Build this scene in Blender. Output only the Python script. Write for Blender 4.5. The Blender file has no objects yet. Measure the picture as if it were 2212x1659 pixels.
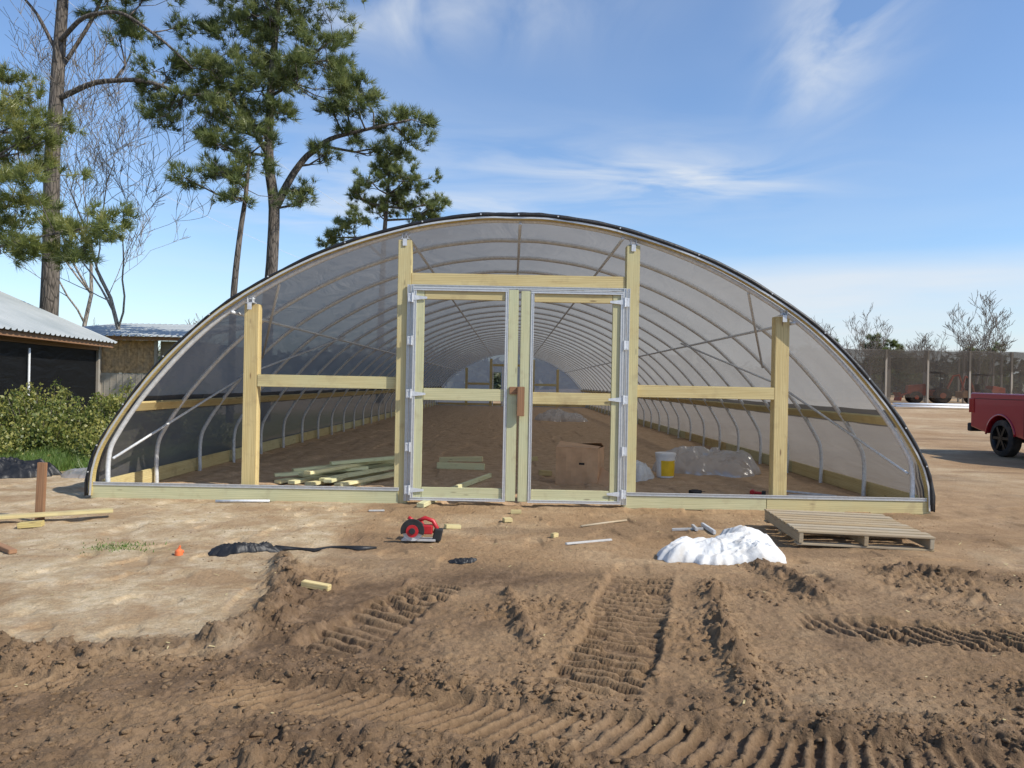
import bpy, bmesh, math, random
import numpy as np
from mathutils import Vector, Matrix
random.seed(7); rng=np.random.default_rng(7)
SC=bpy.context.scene; COL=SC.collection
SC.view_settings.view_transform='Standard'; SC.view_settings.look='None'; SC.view_settings.exposure=0
# ------------------------------------------------------------------ helpers
def world(o):
    m=o.matrix_basis.copy()
    if o.parent: m=world(o.parent)@o.matrix_parent_inverse@m
    return m
def parent(c,p):
    w=world(p); c.parent=p; c.matrix_parent_inverse=w.inverted(); return c
def meta(o,label=None,cat=None,group=None,kind=None):
    if label:o["label"]=label
    if cat:o["category"]=cat
    if group:o["group"]=group
    if kind:o["kind"]=kind
    return o
def empty(name,loc,label,cat,group=None):
    o=bpy.data.objects.new(name,None); o.location=loc; o.empty_display_size=.2; COL.objects.link(o)
    return meta(o,label,cat,group)
class MB:
    def __init__(s): s.v=[];s.f=[];s.m=[]
    def add(s,vs,fs,mi=0):
        o=len(s.v); s.v+=[tuple(v) for v in vs]; s.f+=[tuple(i+o for i in f) for f in fs]; s.m+=[mi]*len(fs); return s
    def box(s,c,size,rot=None,mi=0):
        x,y,z=[k/2 for k in size]; c=Vector(c)
        vs=[Vector((a*x,b*y,d*z)) for a in(-1,1) for b in(-1,1) for d in(-1,1)]
        if rot is not None: vs=[rot@v for v in vs]
        vs=[v+c for v in vs]
        return s.add(vs,[(0,1,3,2),(4,6,7,5),(0,4,5,1),(2,3,7,6),(0,2,6,4),(1,5,7,3)],mi)
    def tube(s,pts,r,n=6,mi=0,cap=True):
        pts=[Vector(p) for p in pts]; k=len(pts)
        if not hasattr(r,'__len__'): r=[r]*k
        d=pts[-1]-pts[0]
        a=[abs(d.x),abs(d.y),abs(d.z)]; ref=[Vector((1,0,0)),Vector((0,1,0)),Vector((0,0,1))][a.index(min(a))]
        vs=[]
        for i,p in enumerate(pts):
            t=(pts[min(i+1,k-1)]-pts[max(i-1,0)])
            if t.length<1e-9:t=Vector((0,0,1))
            t.normalize(); u=t.cross(ref)
            if u.length<1e-4:u=t.orthogonal()
            u.normalize(); w=t.cross(u)
            for j in range(n):
                an=2*math.pi*j/n; vs.append(p+(u*math.cos(an)+w*math.sin(an))*r[i])
        fs=[(i*n+j,i*n+(j+1)%n,(i+1)*n+(j+1)%n,(i+1)*n+j) for i in range(k-1) for j in range(n)]
        if cap: fs+=[tuple(range(n))[::-1],tuple((k-1)*n+j for j in range(n))]
        return s.add(vs,fs,mi)
    def prism(s,poly,origin,U,V,W,mi=0):
        o=Vector(origin);U=Vector(U);V=Vector(V);W=Vector(W);n=len(poly)
        vs=[o+U*a+V*b for a,b in poly]+[o+U*a+V*b+W for a,b in poly]
        fs=[tuple(range(n)),tuple(range(2*n-1,n-1,-1))]+[(i,i+n,(i+1)%n+n,(i+1)%n) for i in range(n)]
        return s.add(vs,fs,mi)
    def build(s,name,mats,loc=(0,0,0),smooth=False,bevel=0,par=None,sharp=None):
        l=Vector(loc); me=bpy.data.meshes.new(name)
        me.from_pydata([tuple(Vector(v)-l) for v in s.v],[],s.f)
        if not isinstance(mats,(list,tuple)): mats=[mats]
        for m in mats: me.materials.append(m)
        me.polygons.foreach_set('material_index',s.m)
        bm=bmesh.new(); bm.from_mesh(me); bmesh.ops.recalc_face_normals(bm,faces=bm.faces)
        bm.to_mesh(me); bm.free()
        if smooth:
            me.polygons.foreach_set('use_smooth',[True]*len(me.polygons))
            if sharp: me.set_sharp_from_angle(angle=math.radians(sharp))
        me.update()
        o=bpy.data.objects.new(name,me); o.location=loc; COL.objects.link(o)
        if bevel:
            b=o.modifiers.new('bevel','BEVEL'); b.width=bevel; b.segments=2; b.limit_method='ANGLE'; b.angle_limit=math.radians(40)
        if par: parent(o,par)
        return o
def mesh_np(name,V,F,mats,attrs=None,loc=(0,0,0),smooth=False,par=None):
    me=bpy.data.meshes.new(name); V=np.asarray(V,dtype=np.float32)-np.array(loc,dtype=np.float32); F=np.asarray(F,dtype=np.int32)
    n=F.shape[1]; me.vertices.add(len(V)); me.vertices.foreach_set('co',V.ravel())
    me.loops.add(F.size); me.loops.foreach_set('vertex_index',F.ravel())
    me.polygons.add(len(F)); me.polygons.foreach_set('loop_start',np.arange(0,F.size,n,dtype=np.int32))
    if smooth: me.polygons.foreach_set('use_smooth',np.ones(len(F),dtype=bool))
    if not isinstance(mats,(list,tuple)): mats=[mats]
    for m in mats: me.materials.append(m)
    me.update(calc_edges=True)
    for k,a in (attrs or {}).items():
        at=me.attributes.new(k,'FLOAT','POINT'); at.data.foreach_set('value',np.asarray(a,dtype=np.float32))
    o=bpy.data.objects.new(name,me); o.location=loc; COL.objects.link(o)
    if par: parent(o,par)
    return o
def board(name,p0,p1,w,t,mat,side=(0,0,1),par=None,bev=.004):
    """timber from p0 to p1; w = size along 'side', t = the other way"""
    p0=Vector(p0);p1=Vector(p1);x=(p1-p0);L=x.length;x.normalize();z=Vector(side);z=(z-x*z.dot(x)).normalized();y=z.cross(x)
    b=MB();b.box((0,0,0),(L,t,w))
    me=bpy.data.meshes.new(name);me.from_pydata(b.v,[],b.f);me.materials.append(mat)
    bm=bmesh.new();bm.from_mesh(me);bmesh.ops.recalc_face_normals(bm,faces=bm.faces);bmesh.ops.bevel(bm,geom=bm.edges[:],offset=bev,segments=2,affect='EDGES');bm.to_mesh(me);bm.free()
    o=bpy.data.objects.new(name,me);COL.objects.link(o)
    M=Matrix((x,y,z)).transposed().to_4x4();M.translation=(p0+p1)/2;o.matrix_basis=M
    if par:parent(o,par)
    return o
# ------------------------------------------------------------------ noise
LAT={}
def vn(x,y,seed=0):
    if seed not in LAT: LAT[seed]=np.random.default_rng(100+seed).random((256,256))
    T=LAT[seed]; xi=np.floor(x).astype(int);yi=np.floor(y).astype(int);fx=x-xi;fy=y-yi
    fx=fx*fx*(3-2*fx);fy=fy*fy*(3-2*fy);x0=xi%256;x1=(xi+1)%256;y0=yi%256;y1=(yi+1)%256
    return (T[x0,y0]*(1-fx)+T[x1,y0]*fx)*(1-fy)+(T[x0,y1]*(1-fx)+T[x1,y1]*fx)*fy
def fbm(x,y,o=4,seed=0):
    s=0;a=1;t=0
    for i in range(o):
        s=s+a*vn(x*2**i+17.3*i,y*2**i-9.1*i,seed+i);t+=a;a*=.5
    return s/t
def sst(a,b,x):
    t=np.clip((x-a)/(b-a),0,1);return t*t*(3-2*t)
def polydist(x,y,P):
    best=np.full(x.shape,1e9);S=np.zeros(x.shape);T=np.zeros(x.shape);acc=0
    for (ax,ay),(bx,by) in zip(P[:-1],P[1:]):
        dx,dy=bx-ax,by-ay;L=math.hypot(dx,dy);q=((x-ax)*dx+(y-ay)*dy)/L;qc=np.clip(q,0,L)
        px=ax+dx/L*qc;py=ay+dy/L*qc;d=np.hypot(x-px,y-py);sg=np.sign((x-ax)*dy-(y-ay)*dx)
        m=d<best;best=np.where(m,d,best);S=np.where(m,acc+qc,S);T=np.where(m,sg*d,T);acc+=L
    return best,S,T,acc
TRACKS=[ # centre line, half width, lug spacing, slant start, slant end, lug height, crispness
 ([(-1.0,3.95),(-.82,4.4),(-.44,5.5)],.19,.11,.2,.2,.040,.95),
 ([(.38,3.5),(.64,4.3),(1.0,5.8)],.225,.095,.12,.1,.044,1.),
 ([(1.75,4.78),(2.2,4.52),(2.8,4.38),(3.7,4.33)],.19,.10,-.7,-.6,.040,1.),
 ([(-1.35,3.5),(-.6,3.36),(.3,3.16),(1.1,2.98),(2.0,2.84),(3.0,2.90)],.165,.078,.9,-.2,.032,.85),
 ([(-3.3,3.72),(-2.6,3.52),(-1.9,3.5)],.13,.08,.5,.5,.020,.6),
 ([(1.9,6.35),(2.6,5.6),(3.3,5.2),(4.6,5.1)],.2,.14,.3,.3,.014,.4)]
RIDGES=[([(-1.72,5.9),(-1.5,5.2),(-1.38,4.6),(-1.55,4.1),(-2.3,3.86),(-3.3,3.8)],.11,.085),
 ([(.0,5.15),(.05,4.6),(.14,4.1)],.055,.07),
 ([(1.46,5.5),(1.28,4.7),(1.22,4.2),(1.15,3.5)],.07,.085),
 ([(2.0,6.25),(2.15,5.7),(2.1,5.2)],.10,.05),
 ([(-1.18,5.3),(-1.24,4.8),(-1.34,4.2)],.04,.02),
 ([(3.0,6.0),(3.7,5.7),(4.6,5.75)],.14,.06),
 ([(-.9,2.85),(-.3,2.72),(.15,2.8)],.12,.05),
 ([(2.5,3.6),(3.2,3.7),(4.0,3.6)],.12,.045)]
def height(x,y,full=False):
    x=np.asarray(x,float);y=np.asarray(y,float)
    near=sst(14,8,y)*sst(9,6,np.abs(x))*sst(-1,1.5,y)
    inside=sst(8.6,9.2,y)*sst(4.9,4.6,np.abs(x))*sst(50,30,y)
    h=.05*(fbm(x*.45,y*.45,3,1)-.5)+.035*(fbm(x*1.7,y*1.7,3,5)-.5)
    farrise=.42*sst(22,58,y)*sst(6,14,x)
    h=h*(.35+.65*near)*1.0+farrise+.25*sst(60,300,y)*(fbm(x*.01,y*.01,3,9)-.3)
    h=h+inside*(.055*(fbm(x*2.6,y*1.7,4,11)-.5)-.025*sst(.6,.75,vn(x*3.2,y*1.4,12)))
    flat=np.exp(-((y-9.0)/.25)**2)*sst(5.6,5.0,np.abs(x)); h=h*(1-flat)
    mudl=sst(6.3,5.4,y+.7*(fbm(x*1.1,y*1.1,3,30)-.5))
    pale=sst(-1.3,-1.75,x+.35*(fbm(x*2,y*2,3,33)-.5))*sst(3.75,4.1,y)
    mud=mudl*(1-pale)
    bot=sst(4.0,3.1,y+.6*(fbm(x*1.5,y*1.5,2,36)-.5))
    blob=sst(.46,.64,fbm(x*1.3,y*1.3,3,40))
    rough=np.clip(mud*(.24+.75*blob+.45*bot),0,1.4)
    n1=fbm(x*9,y*9,4,50);rid=1-np.abs(2*fbm(x*5,y*5,3,60)-1)
    ch=sst(.50,.57,fbm(x*13,y*13,4,65));ch2=sst(.52,.60,fbm(x*34,y*34,2,68))
    dark=mud*(.38+.6*sst(.38,.60,fbm(x*1.0,y*1.0,3,44)))
    dark=np.maximum(dark,bot*mud*(.62+.36*sst(.35,.6,fbm(x*1.4,y*2,3,46))))
    h=h+mud*.02*(fbm(x*4,y*4,3,47)-.5)
    TR=[]
    for P,hw,sp,s0,s1,lh,cr in TRACKS:
        d,s,t,L=polydist(x,y,P)
        wob=.07*(fbm(x*3,y*3,2,95)-.5)
        m=sst(hw+.018,hw-.018,d+wob)*sst(0,.15,s)*sst(L,L-.15,s)
        m=m*(1-(1-cr)*1.6*sst(.5,.62,fbm(x*1.9,y*1.9,2,99))).clip(0,1)
        rough=rough*(1-.75*m*cr);TR.append((d,s,t,L,m,wob))
    h=h+rough*(.026*(n1-.5)+.012*(rid-.7)+.015*ch+.010*ch2)
    h=h+near*(.012*(fbm(x*7,y*7,3,80)-.5)+.007*(fbm(x*24,y*24,2,85)-.5)+.003*ch2)*(1-.4*pale)
    h=h+near*(1-mud)*.02*(-sst(.62,.75,vn(x*4.2,y*3.3,90)))
    for (P,hw,sp,s0,s1,lh,cr),(d,s,t,L,m,wob) in zip(TRACKS,TR):
        sl=s0+(s1-s0)*s/L
        ph=(s+sl*t+.12*wob*4+.02*(fbm(x*11,y*11,2,96)-.5))/sp
        c=.5+.5*np.cos(2*np.pi*ph);lug=sst(.54,.78,c)
        brk=.2+.8*sst(.28,.42,fbm(x*8+7,y*8,3,97))
        worn=1-(1-.55*cr)*sst(.5,.75,fbm(x*1.6,y*1.6,2,98))
        h=h*(1-.9*m)+m*(-.030+lh*lug*brk*worn*(.7+.7*n1)+.010*(n1-.5)+.005*ch2*(1-.4*lug))
        b=np.exp(-((d-hw-.03)/.028)**2)*sst(0,.2,s)*sst(L,L-.2,s)
        h=h+b*.018*cr*sst(.45,.6,n1)
        dark=dark*(1-.5*m*lug*cr);dark=np.maximum(dark,m*.98*cr*(1-.6*lug))  # wet track beds; shade between the lugs is painted in here too
    for P,w,rh in RIDGES:
        d,s,t,L=polydist(x,y,P);d=d+.06*(fbm(x*5,y*5,2,108)-.5)
        k=np.exp(-(d/w)**2)*(.30+.9*sst(.35,.7,fbm(x*7,y*7,3,110)))
        h=h+k*rh*.85+np.exp(-(d/(w*1.5))**2)*(.03*(fbm(x*16,y*16,3,115)-.5)+.018*ch+.010*ch2)
        dark=np.maximum(dark,.85*np.exp(-(d/(w*1.3))**2));rough=np.maximum(rough,1.3*np.exp(-(d/(w*1.6))**2))
    if full: return h,dark,pale,mud,rough
    return h
def gz(x,y): return float(height(np.array([x]),np.array([y]))[0])
# ------------------------------------------------------------------ materials
def newmat(name):
    m=bpy.data.materials.new(name);m.use_nodes=True;nt=m.node_tree;b=nt.nodes['Principled BSDF'];return m,nt,b
def nd(nt,typ,ins=None,**props):
    n=nt.nodes.new(typ)
    for k,v in props.items(): setattr(n,k,v)
    for k,v in (ins or {}).items():
        if isinstance(v,bpy.types.NodeSocket): nt.links.new(v,n.inputs[k])
        else: n.inputs[k].default_value=v
    return n
def mth(nt,op,a,b=0.0,c=0.0,clamp=False):
    n=nd(nt,'ShaderNodeMath',{0:a,1:b,2:c},operation=op);n.use_clamp=clamp;return n.outputs[0]
def mixc(nt,f,a,b,bt='MIX'):
    n=nt.nodes.new('ShaderNodeMix');n.data_type='RGBA';n.blend_type=bt
    for i,v in ((0,f),(6,a),(7,b)):
        if isinstance(v,bpy.types.NodeSocket): nt.links.new(v,n.inputs[i])
        else: n.inputs[i].default_value=v if i==0 else (*v,1) if len(v)==3 else v
    return n.outputs[2]
def ramp(nt,f,stops):
    n=nt.nodes.new('ShaderNodeValToRGB');nt.links.new(f,n.inputs[0]);e=n.color_ramp.elements
    while len(e)<len(stops): e.new(.5)
    for q,(p,c) in zip(e,stops): q.position=p;q.color=(*c,1) if len(c)==3 else c
    return n.outputs[0]
def coords(nt,scale=(1,1,1),rnd=True,kind='Object'):
    tc=nt.nodes.new('ShaderNodeTexCoord');v=tc.outputs[kind]
    if rnd:
        oi=nt.nodes.new('ShaderNodeObjectInfo');r=mth(nt,'MULTIPLY',oi.outputs['Random'],37.0)
        v=nd(nt,'ShaderNodeVectorMath',{0:v,1:nd(nt,'ShaderNodeCombineXYZ',{0:r,1:r,2:r}).outputs[0]},operation='ADD').outputs[0]
    return nd(nt,'ShaderNodeMapping',{'Vector':v,'Scale':scale}).outputs[0]
def noise(nt,v,scale,detail=4,rough=.55,dist=0):
    return nd(nt,'ShaderNodeTexNoise',{'Vector':v,'Scale':scale,'Detail':detail,'Roughness':rough,'Distortion':dist}).outputs[0]
def bump(nt,b,h,strength=.3,dist=.01):
    n=nd(nt,'ShaderNodeBump',{'Height':h,'Strength':strength,'Distance':dist});nt.links.new(n.outputs[0],b.inputs['Normal'])
def wood(name,c1,c2,knot=(.16,.09,.04),tint=(.52,.52,.30),tamt=.5,rough=.75):
    m,nt,b=newmat(name);v=coords(nt,(.7,13,13));n1=noise(nt,v,2.2,6,.6,.8)
    w=nd(nt,'ShaderNodeTexWave',{'Vector':coords(nt,(.45,5,7)),'Scale':2.2,'Distortion':5.0,'Detail':2.0,'Detail Scale':.7},wave_type='BANDS',bands_direction='Z').outputs[1]
    col=ramp(nt,n1,[(.3,c2),(.62,c1)]);col=mixc(nt,mth(nt,'MULTIPLY',w,.42),col,[k*.62 for k in c2])
    k=nd(nt,'ShaderNodeTexVoronoi',{'Vector':coords(nt,(1.3,6,6)),'Scale':1.6}).outputs[0]
    col=mixc(nt,mth(nt,'MULTIPLY',ramp(nt,k,[(.05,(1,1,1)),(.11,(0,0,0))]),.85),col,knot)
    oi=nt.nodes.new('ShaderNodeObjectInfo')
    t=noise(nt,coords(nt,(1,1,1)),2.5,3);f=mth(nt,'MULTIPLY',mth(nt,'MULTIPLY',oi.outputs['Random'],t),tamt*1.8,clamp=True)
    col=mixc(nt,f,col,tint);dirt=noise(nt,coords(nt,(1,1,1)),6,5);col=mixc(nt,mth(nt,'MULTIPLY',ramp(nt,dirt,[(.55,(0,0,0)),(.8,(1,1,1))]),.45),col,(.25,.16,.09))
    nt.links.new(col,b.inputs['Base Color']);b.inputs['Roughness'].default_value=rough;bump(nt,b,n1,.25,.004);return m
M_wood=wood('treated_pine',(.68,.55,.27),(.54,.40,.17))
M_woodg=wood('green_treated_pine',(.66,.60,.35),(.52,.47,.25),tint=(.48,.54,.36),tamt=.5)
M_pinelit=wood('pine_painted_lit',(.86,.78,.46),(.74,.66,.36),tint=(.66,.74,.46),tamt=.5)  # pine colour raised to stand in for light missing under the film
M_lath=wood('lath_pine',(.62,.49,.19),(.45,.33,.12),tamt=.2)
M_redw=wood('stained_timber',(.36,.19,.095),(.25,.12,.055),tint=(.32,.19,.11),tamt=.3)
M_grey=wood('weathered_pallet_wood',(.48,.36,.20),(.30,.21,.12),tint=(.40,.34,.25),tamt=.9)
def simple(name,col,rough=.6,metal=0,var=.25,scale=8,bmp=.15,bd=.005,dirt=None,coat=0):
    m,nt,b=newmat(name);v=coords(nt);n=noise(nt,v,scale,5);c=ramp(nt,n,[(.3,[k*(1-var) for k in col]),(.7,[min(1,k*(1+var)) for k in col])])
    if dirt:
        d=noise(nt,v,scale*.4,5);c=mixc(nt,mth(nt,'MULTIPLY',ramp(nt,d,[(.45,(0,0,0)),(.7,(1,1,1))]),dirt[1]),c,dirt[0])
    nt.links.new(c,b.inputs['Base Color']);b.inputs['Roughness'].default_value=rough;b.inputs['Metallic'].default_value=metal
    b.inputs['Coat Weight'].default_value=coat
    if bmp: bump(nt,b,noise(nt,v,scale*3,4),bmp,bd)
    return m
M_steel=simple('galvanised_steel',(.64,.66,.68),.45,.2,.15,30,.05,.002)
M_alu=simple('aluminium_track',(.62,.62,.61),.42,.4,.08,30,.03,.002)
M_black=simple('black_plastic_film',(.014,.014,.015),.5,0,.4,12,.5,.01)
M_blackm=simple('black_rubber',(.02,.02,.021),.75,0,.3,20,.1)
M_redp=simple('red_tool_plastic',(.45,.02,.025),.4,0,.15,20,.05,.002)
M_orange=simple('orange_machine_paint',(.42,.085,.045),.6,0,.2,3,.05,.004,dirt=((.3,.2,.12),.5))
M_truck=simple('red_car_paint',(.40,.006,.022),.28,.15,.06,2,.0,.001,coat=1)
M_dirtytyre=simple('tyre_rubber',(.028,.026,.025),.85,0,.3,8,.3,.01,dirt=((.2,.14,.09),.4))
M_rimb=simple('dark_alloy',(.03,.03,.032),.3,.7,.1,8,0)
M_glass=simple('dark_window_glass',(.02,.025,.03),.06,0,.05,2,0)
M_tail=simple('red_lamp_lens',(.35,.01,.01),.2,0,.1,4,0)
M_white=simple('white_woven_plastic',(.64,.64,.63),.65,0,.08,25,.4,.005,dirt=((.5,.42,.32),.45))
M_pvc=simple('white_pvc',(.78,.79,.8),.4,0,.05,4,0)
M_yellow=simple('yellow_label',(.80,.52,.02),.5,0,.1,10,0)
M_card=simple('brown_cardboard',(.60,.37,.21),.85,0,.12,6,.15,.006)
def barkmat(name,a,b_):
    m,nt,b=newmat(name);v=coords(nt,(6,6,1.3));n=noise(nt,v,1.6,7,.65,.6);vo=nd(nt,'ShaderNodeTexVoronoi',{'Vector':v,'Scale':1.8},feature='DISTANCE_TO_EDGE').outputs[0]
    c=ramp(nt,n,[(.3,a),(.65,b_)]);c=mixc(nt,ramp(nt,vo,[(.0,(1,1,1)),(.12,(0,0,0))]),c,[k*.4 for k in a]);nt.links.new(c,b.inputs['Base Color']);b.inputs['Roughness'].default_value=.95
    bump(nt,b,mth(nt,'ADD',n,vo),.9,.04);return m
M_bark=barkmat('pine_bark',(.075,.064,.053),(.19,.16,.135))
M_barkp=barkmat('pale_bark',(.24,.205,.165),(.44,.39,.33))
def leafmat(name,a,b_,c_,trans=.3):
    m=bpy.data.materials.new(name);m.use_nodes=True;nt=m.node_tree;nt.nodes.clear()
    at=nd(nt,'ShaderNodeAttribute');at.attribute_name='var'
    col=ramp(nt,at.outputs['Fac'],[(0,a),(.5,b_),(1,c_)])
    d=nd(nt,'ShaderNodeBsdfDiffuse',{'Color':col});t=nd(nt,'ShaderNodeBsdfTranslucent',{'Color':col});g=nd(nt,'ShaderNodeBsdfGlossy',{'Color':(.5,.5,.5,1),'Roughness':.45})
    mx=nd(nt,'ShaderNodeMixShader',{0:trans,1:d.outputs[0],2:t.outputs[0]});mx=nd(nt,'ShaderNodeMixShader',{0:.06,1:mx.outputs[0],2:g.outputs[0]})
    nd(nt,'ShaderNodeOutputMaterial',{'Surface':mx.outputs[0]});return m
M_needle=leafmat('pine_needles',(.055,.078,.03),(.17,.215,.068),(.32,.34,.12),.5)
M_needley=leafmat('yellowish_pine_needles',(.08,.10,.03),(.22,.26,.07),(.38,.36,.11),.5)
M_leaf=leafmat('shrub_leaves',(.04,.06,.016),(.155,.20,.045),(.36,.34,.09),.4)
M_grass=leafmat('weed_grass',(.06,.12,.02),(.15,.26,.05),(.3,.36,.11),.4)
M_far=leafmat('far_foliage',(.055,.075,.045),(.11,.135,.08),(.19,.19,.13),.2)
# ground
m,nt,b=newmat('earth');M_ground=m
v=coords(nt,rnd=False)
A=lambda n:(lambda a:(setattr(a,'attribute_name',n),a.outputs['Fac'])[1])(nt.nodes.new('ShaderNodeAttribute'))
n1=noise(nt,v,.9,6,.6);n2=noise(nt,v,6,6,.65);n3=noise(nt,v,45,5,.7);n4=noise(nt,v,1.7,7,.7,.5)
tan=ramp(nt,n1,[(.3,(.34,.215,.11)),(.55,(.44,.295,.165)),(.75,(.53,.385,.235))])
tan=mixc(nt,ramp(nt,n2,[(.35,(0,0,0)),(.7,(.65,.65,.65))]),tan,(.28,.17,.09))
palec=ramp(nt,n2,[(.3,(.45,.32,.18)),(.5,(.60,.47,.30)),(.7,(.72,.60,.43))])
c=mixc(nt,mth(nt,'MULTIPLY',A('pale'),ramp(nt,n4,[(.38,(.1,.1,.1)),(.58,(1,1,1))])),tan,palec)
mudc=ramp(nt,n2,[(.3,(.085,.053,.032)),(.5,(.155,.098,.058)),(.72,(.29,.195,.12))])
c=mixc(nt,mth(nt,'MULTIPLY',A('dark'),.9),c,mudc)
inc=ramp(nt,n2,[(.3,(.42,.28,.165)),(.7,(.70,.50,.33))])  # indoor soil painted lighter to make up for light the film blocks
c=mixc(nt,mth(nt,'MULTIPLY',A('inside'),.85),c,inc)
grc=ramp(nt,n2,[(.35,(.10,.13,.035)),(.7,(.22,.24,.07))])
c=mixc(nt,mth(nt,'MULTIPLY',A('green'),ramp(nt,n2,[(.4,(.3,.3,.3)),(.55,(1,1,1))])),c,grc)
c=mixc(nt,.34,c,ramp(nt,n3,[(.3,(.25,.25,.25)),(.7,(1.35,1.35,1.35))]),'MULTIPLY')
nt.links.new(c,b.inputs['Base Color']);b.inputs['Roughness'].default_value=.92
b.inputs['Specular IOR Level'].default_value=.2
hh=mth(nt,'ADD',mth(nt,'MULTIPLY',noise(nt,v,22,7,.75),1.0),mth(nt,'MULTIPLY',noise(nt,v,90,4,.7),.5));bump(nt,b,hh,.9,.024)
# greenhouse film
def film(name,tcol,dcol,ftrans,gl=.08,rg=.3):
    m=bpy.data.materials.new(name);m.use_nodes=True;nt=m.node_tree;nt.nodes.clear()
    v=coords(nt,(1,1,1),False);w=noise(nt,nd(nt,'ShaderNodeMapping',{'Vector':v,'Scale':(1.0,.45,1.6),'Rotation':(.5,.4,0)}).outputs[0],2.0,4,.5,1.2)
    bp=nd(nt,'ShaderNodeBump',{'Height':w,'Strength':.5,'Distance':.07}).outputs[0]
    f=ramp(nt,noise(nt,v,1.2,4),[(.3,(.93,.93,.93)),(.7,(1.05,1.05,1.05))])
    t=nd(nt,'ShaderNodeBsdfTranslucent',{'Color':mixc(nt,1,tcol,f,'MULTIPLY'),'Normal':bp});d=nd(nt,'ShaderNodeBsdfDiffuse',{'Color':(*dcol,1),'Normal':bp})
    g=nd(nt,'ShaderNodeBsdfGlossy',{'Color':(.8,.8,.8,1),'Roughness':rg,'Normal':bp});tr=nd(nt,'ShaderNodeBsdfTransparent',{'Color':(.95,.95,.95,1)})
    a=nd(nt,'ShaderNodeMixShader',{0:.35,1:t.outputs[0],2:d.outputs[0]});a=nd(nt,'ShaderNodeMixShader',{0:gl,1:a.outputs[0],2:g.outputs[0]})
    a=nd(nt,'ShaderNodeMixShader',{0:ftrans,1:a.outputs[0],2:tr.outputs[0]});nd(nt,'ShaderNodeOutputMaterial',{'Surface':a.outputs[0]});return m
M_film=film('grey_poly_film',(.245,.235,.222),(.30,.295,.285),.05,.012,.5)
M_curt=film('side_curtain_film',(.15,.14,.13),(.20,.185,.17),.09,.02,.5)
M_endf=film('end_wall_film',(.38,.42,.47),(.3,.32,.35),.12,.02)
M_clear=film('clear_plastic_sheet',(.80,.80,.80),(.72,.72,.72),.42,.3,.2)
M_shade=film('brown_shade_mesh',(.19,.165,.14),(.19,.165,.14),.5,.0)
M_shaded=film('dense_black_shade_cloth',(.02,.02,.02),(.028,.029,.032),.05,.02)
m,nt,b=newmat('corrugated_roof_metal');M_roof=m
v=coords(nt,rnd=False);n=noise(nt,v,.8,5);c=ramp(nt,n,[(.3,(.33,.36,.36)),(.7,(.46,.48,.47))])
nt.links.new(c,b.inputs['Base Color']);b.inputs['Metallic'].default_value=.15;b.inputs['Roughness'].default_value=.5
M_ply=wood('grey_plywood',(.40,.35,.29),(.29,.25,.2),tint=(.33,.32,.29),tamt=.4)
M_osb=simple('brown_board',(.42,.27,.14),.9,0,.45,9,.3,.01,dirt=((.28,.22,.16),.5))
# ------------------------------------------------------------------ ground sheet
def axis(parts,lo,hi,g=1.12):
    a=list(np.concatenate(parts));st=a[1]-a[0];x=a[0];L=[]
    while x>lo: st*=g;x-=st;L.append(x)
    st=a[-1]-a[-2];x=a[-1];R=[]
    while x<hi: st*=g;x+=st;R.append(x)
    return np.array(L[::-1]+a+R)
xs=axis([np.arange(-7,-3.4,.035),np.arange(-3.4,3.4,.0095),np.arange(3.4,7.2,.035)],-1500,1500)
ys=axis([np.arange(2.2,5.0,.009),np.arange(5.0,6.8,.016),np.arange(6.8,13,.04),np.arange(13,26,.09)],-300,2500)
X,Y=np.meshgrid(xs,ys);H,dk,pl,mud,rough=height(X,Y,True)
ins=sst(8.85,9.25,Y)*sst(5.0,4.8,np.abs(X))*sst(49.5,49,Y)
gr=sst(-5.4,-6.2,X+.8*(fbm(X*2,Y*2,2,131)-.5))*sst(10.8,12.2,Y+1.6*(fbm(X*1.5,Y*1.5,2,130)-.5))*sst(40,28,Y)
gr=np.maximum(gr,sst(-60,-90,X)*.5)
gr=np.maximum(gr,.35*sst(.52,.7,fbm(X*3,Y*3,3,140))*np.exp(-((X+3.25)/.35)**2-((Y-6.4)/.35)**2))
pl2=np.maximum(pl*.95,sst(5.0,7.5,X)*sst(9,14,Y)*.6*sst(.35,.6,fbm(X*.5,Y*.25,3,150)))
pl2=np.maximum(pl2,.35*sst(.5,.65,fbm(X*.9,Y*.9,3,155))*sst(8.8,8.2,Y)*(1-mud))
dk=np.maximum(dk,.45*sst(.55,.7,fbm(X*.7,Y*1.6,4,158))*sst(3.5,6,Y)*(1-pl)*sst(40,20,Y)*(1-ins))
V=np.stack([X,Y,H],-1).reshape(-1,3);ny,nx=X.shape
I=np.arange(ny*nx).reshape(ny,nx);F=np.stack([I[:-1,:-1],I[:-1,1:],I[1:,1:],I[1:,:-1]],-1).reshape(-1,4)
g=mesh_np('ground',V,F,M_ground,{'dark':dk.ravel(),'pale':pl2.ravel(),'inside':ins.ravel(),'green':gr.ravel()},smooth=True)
meta(g,"bare tan and brown construction-site earth with tyre tracks","ground",kind="structure")
bm=bmesh.new();bmesh.ops.create_icosphere(bm,subdivisions=1,radius=1);IV=np.array([v.co[:] for v in bm.verts]);IF=np.array([[v.index for v in f.verts] for f in bm.faces]);bm.free()
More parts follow.
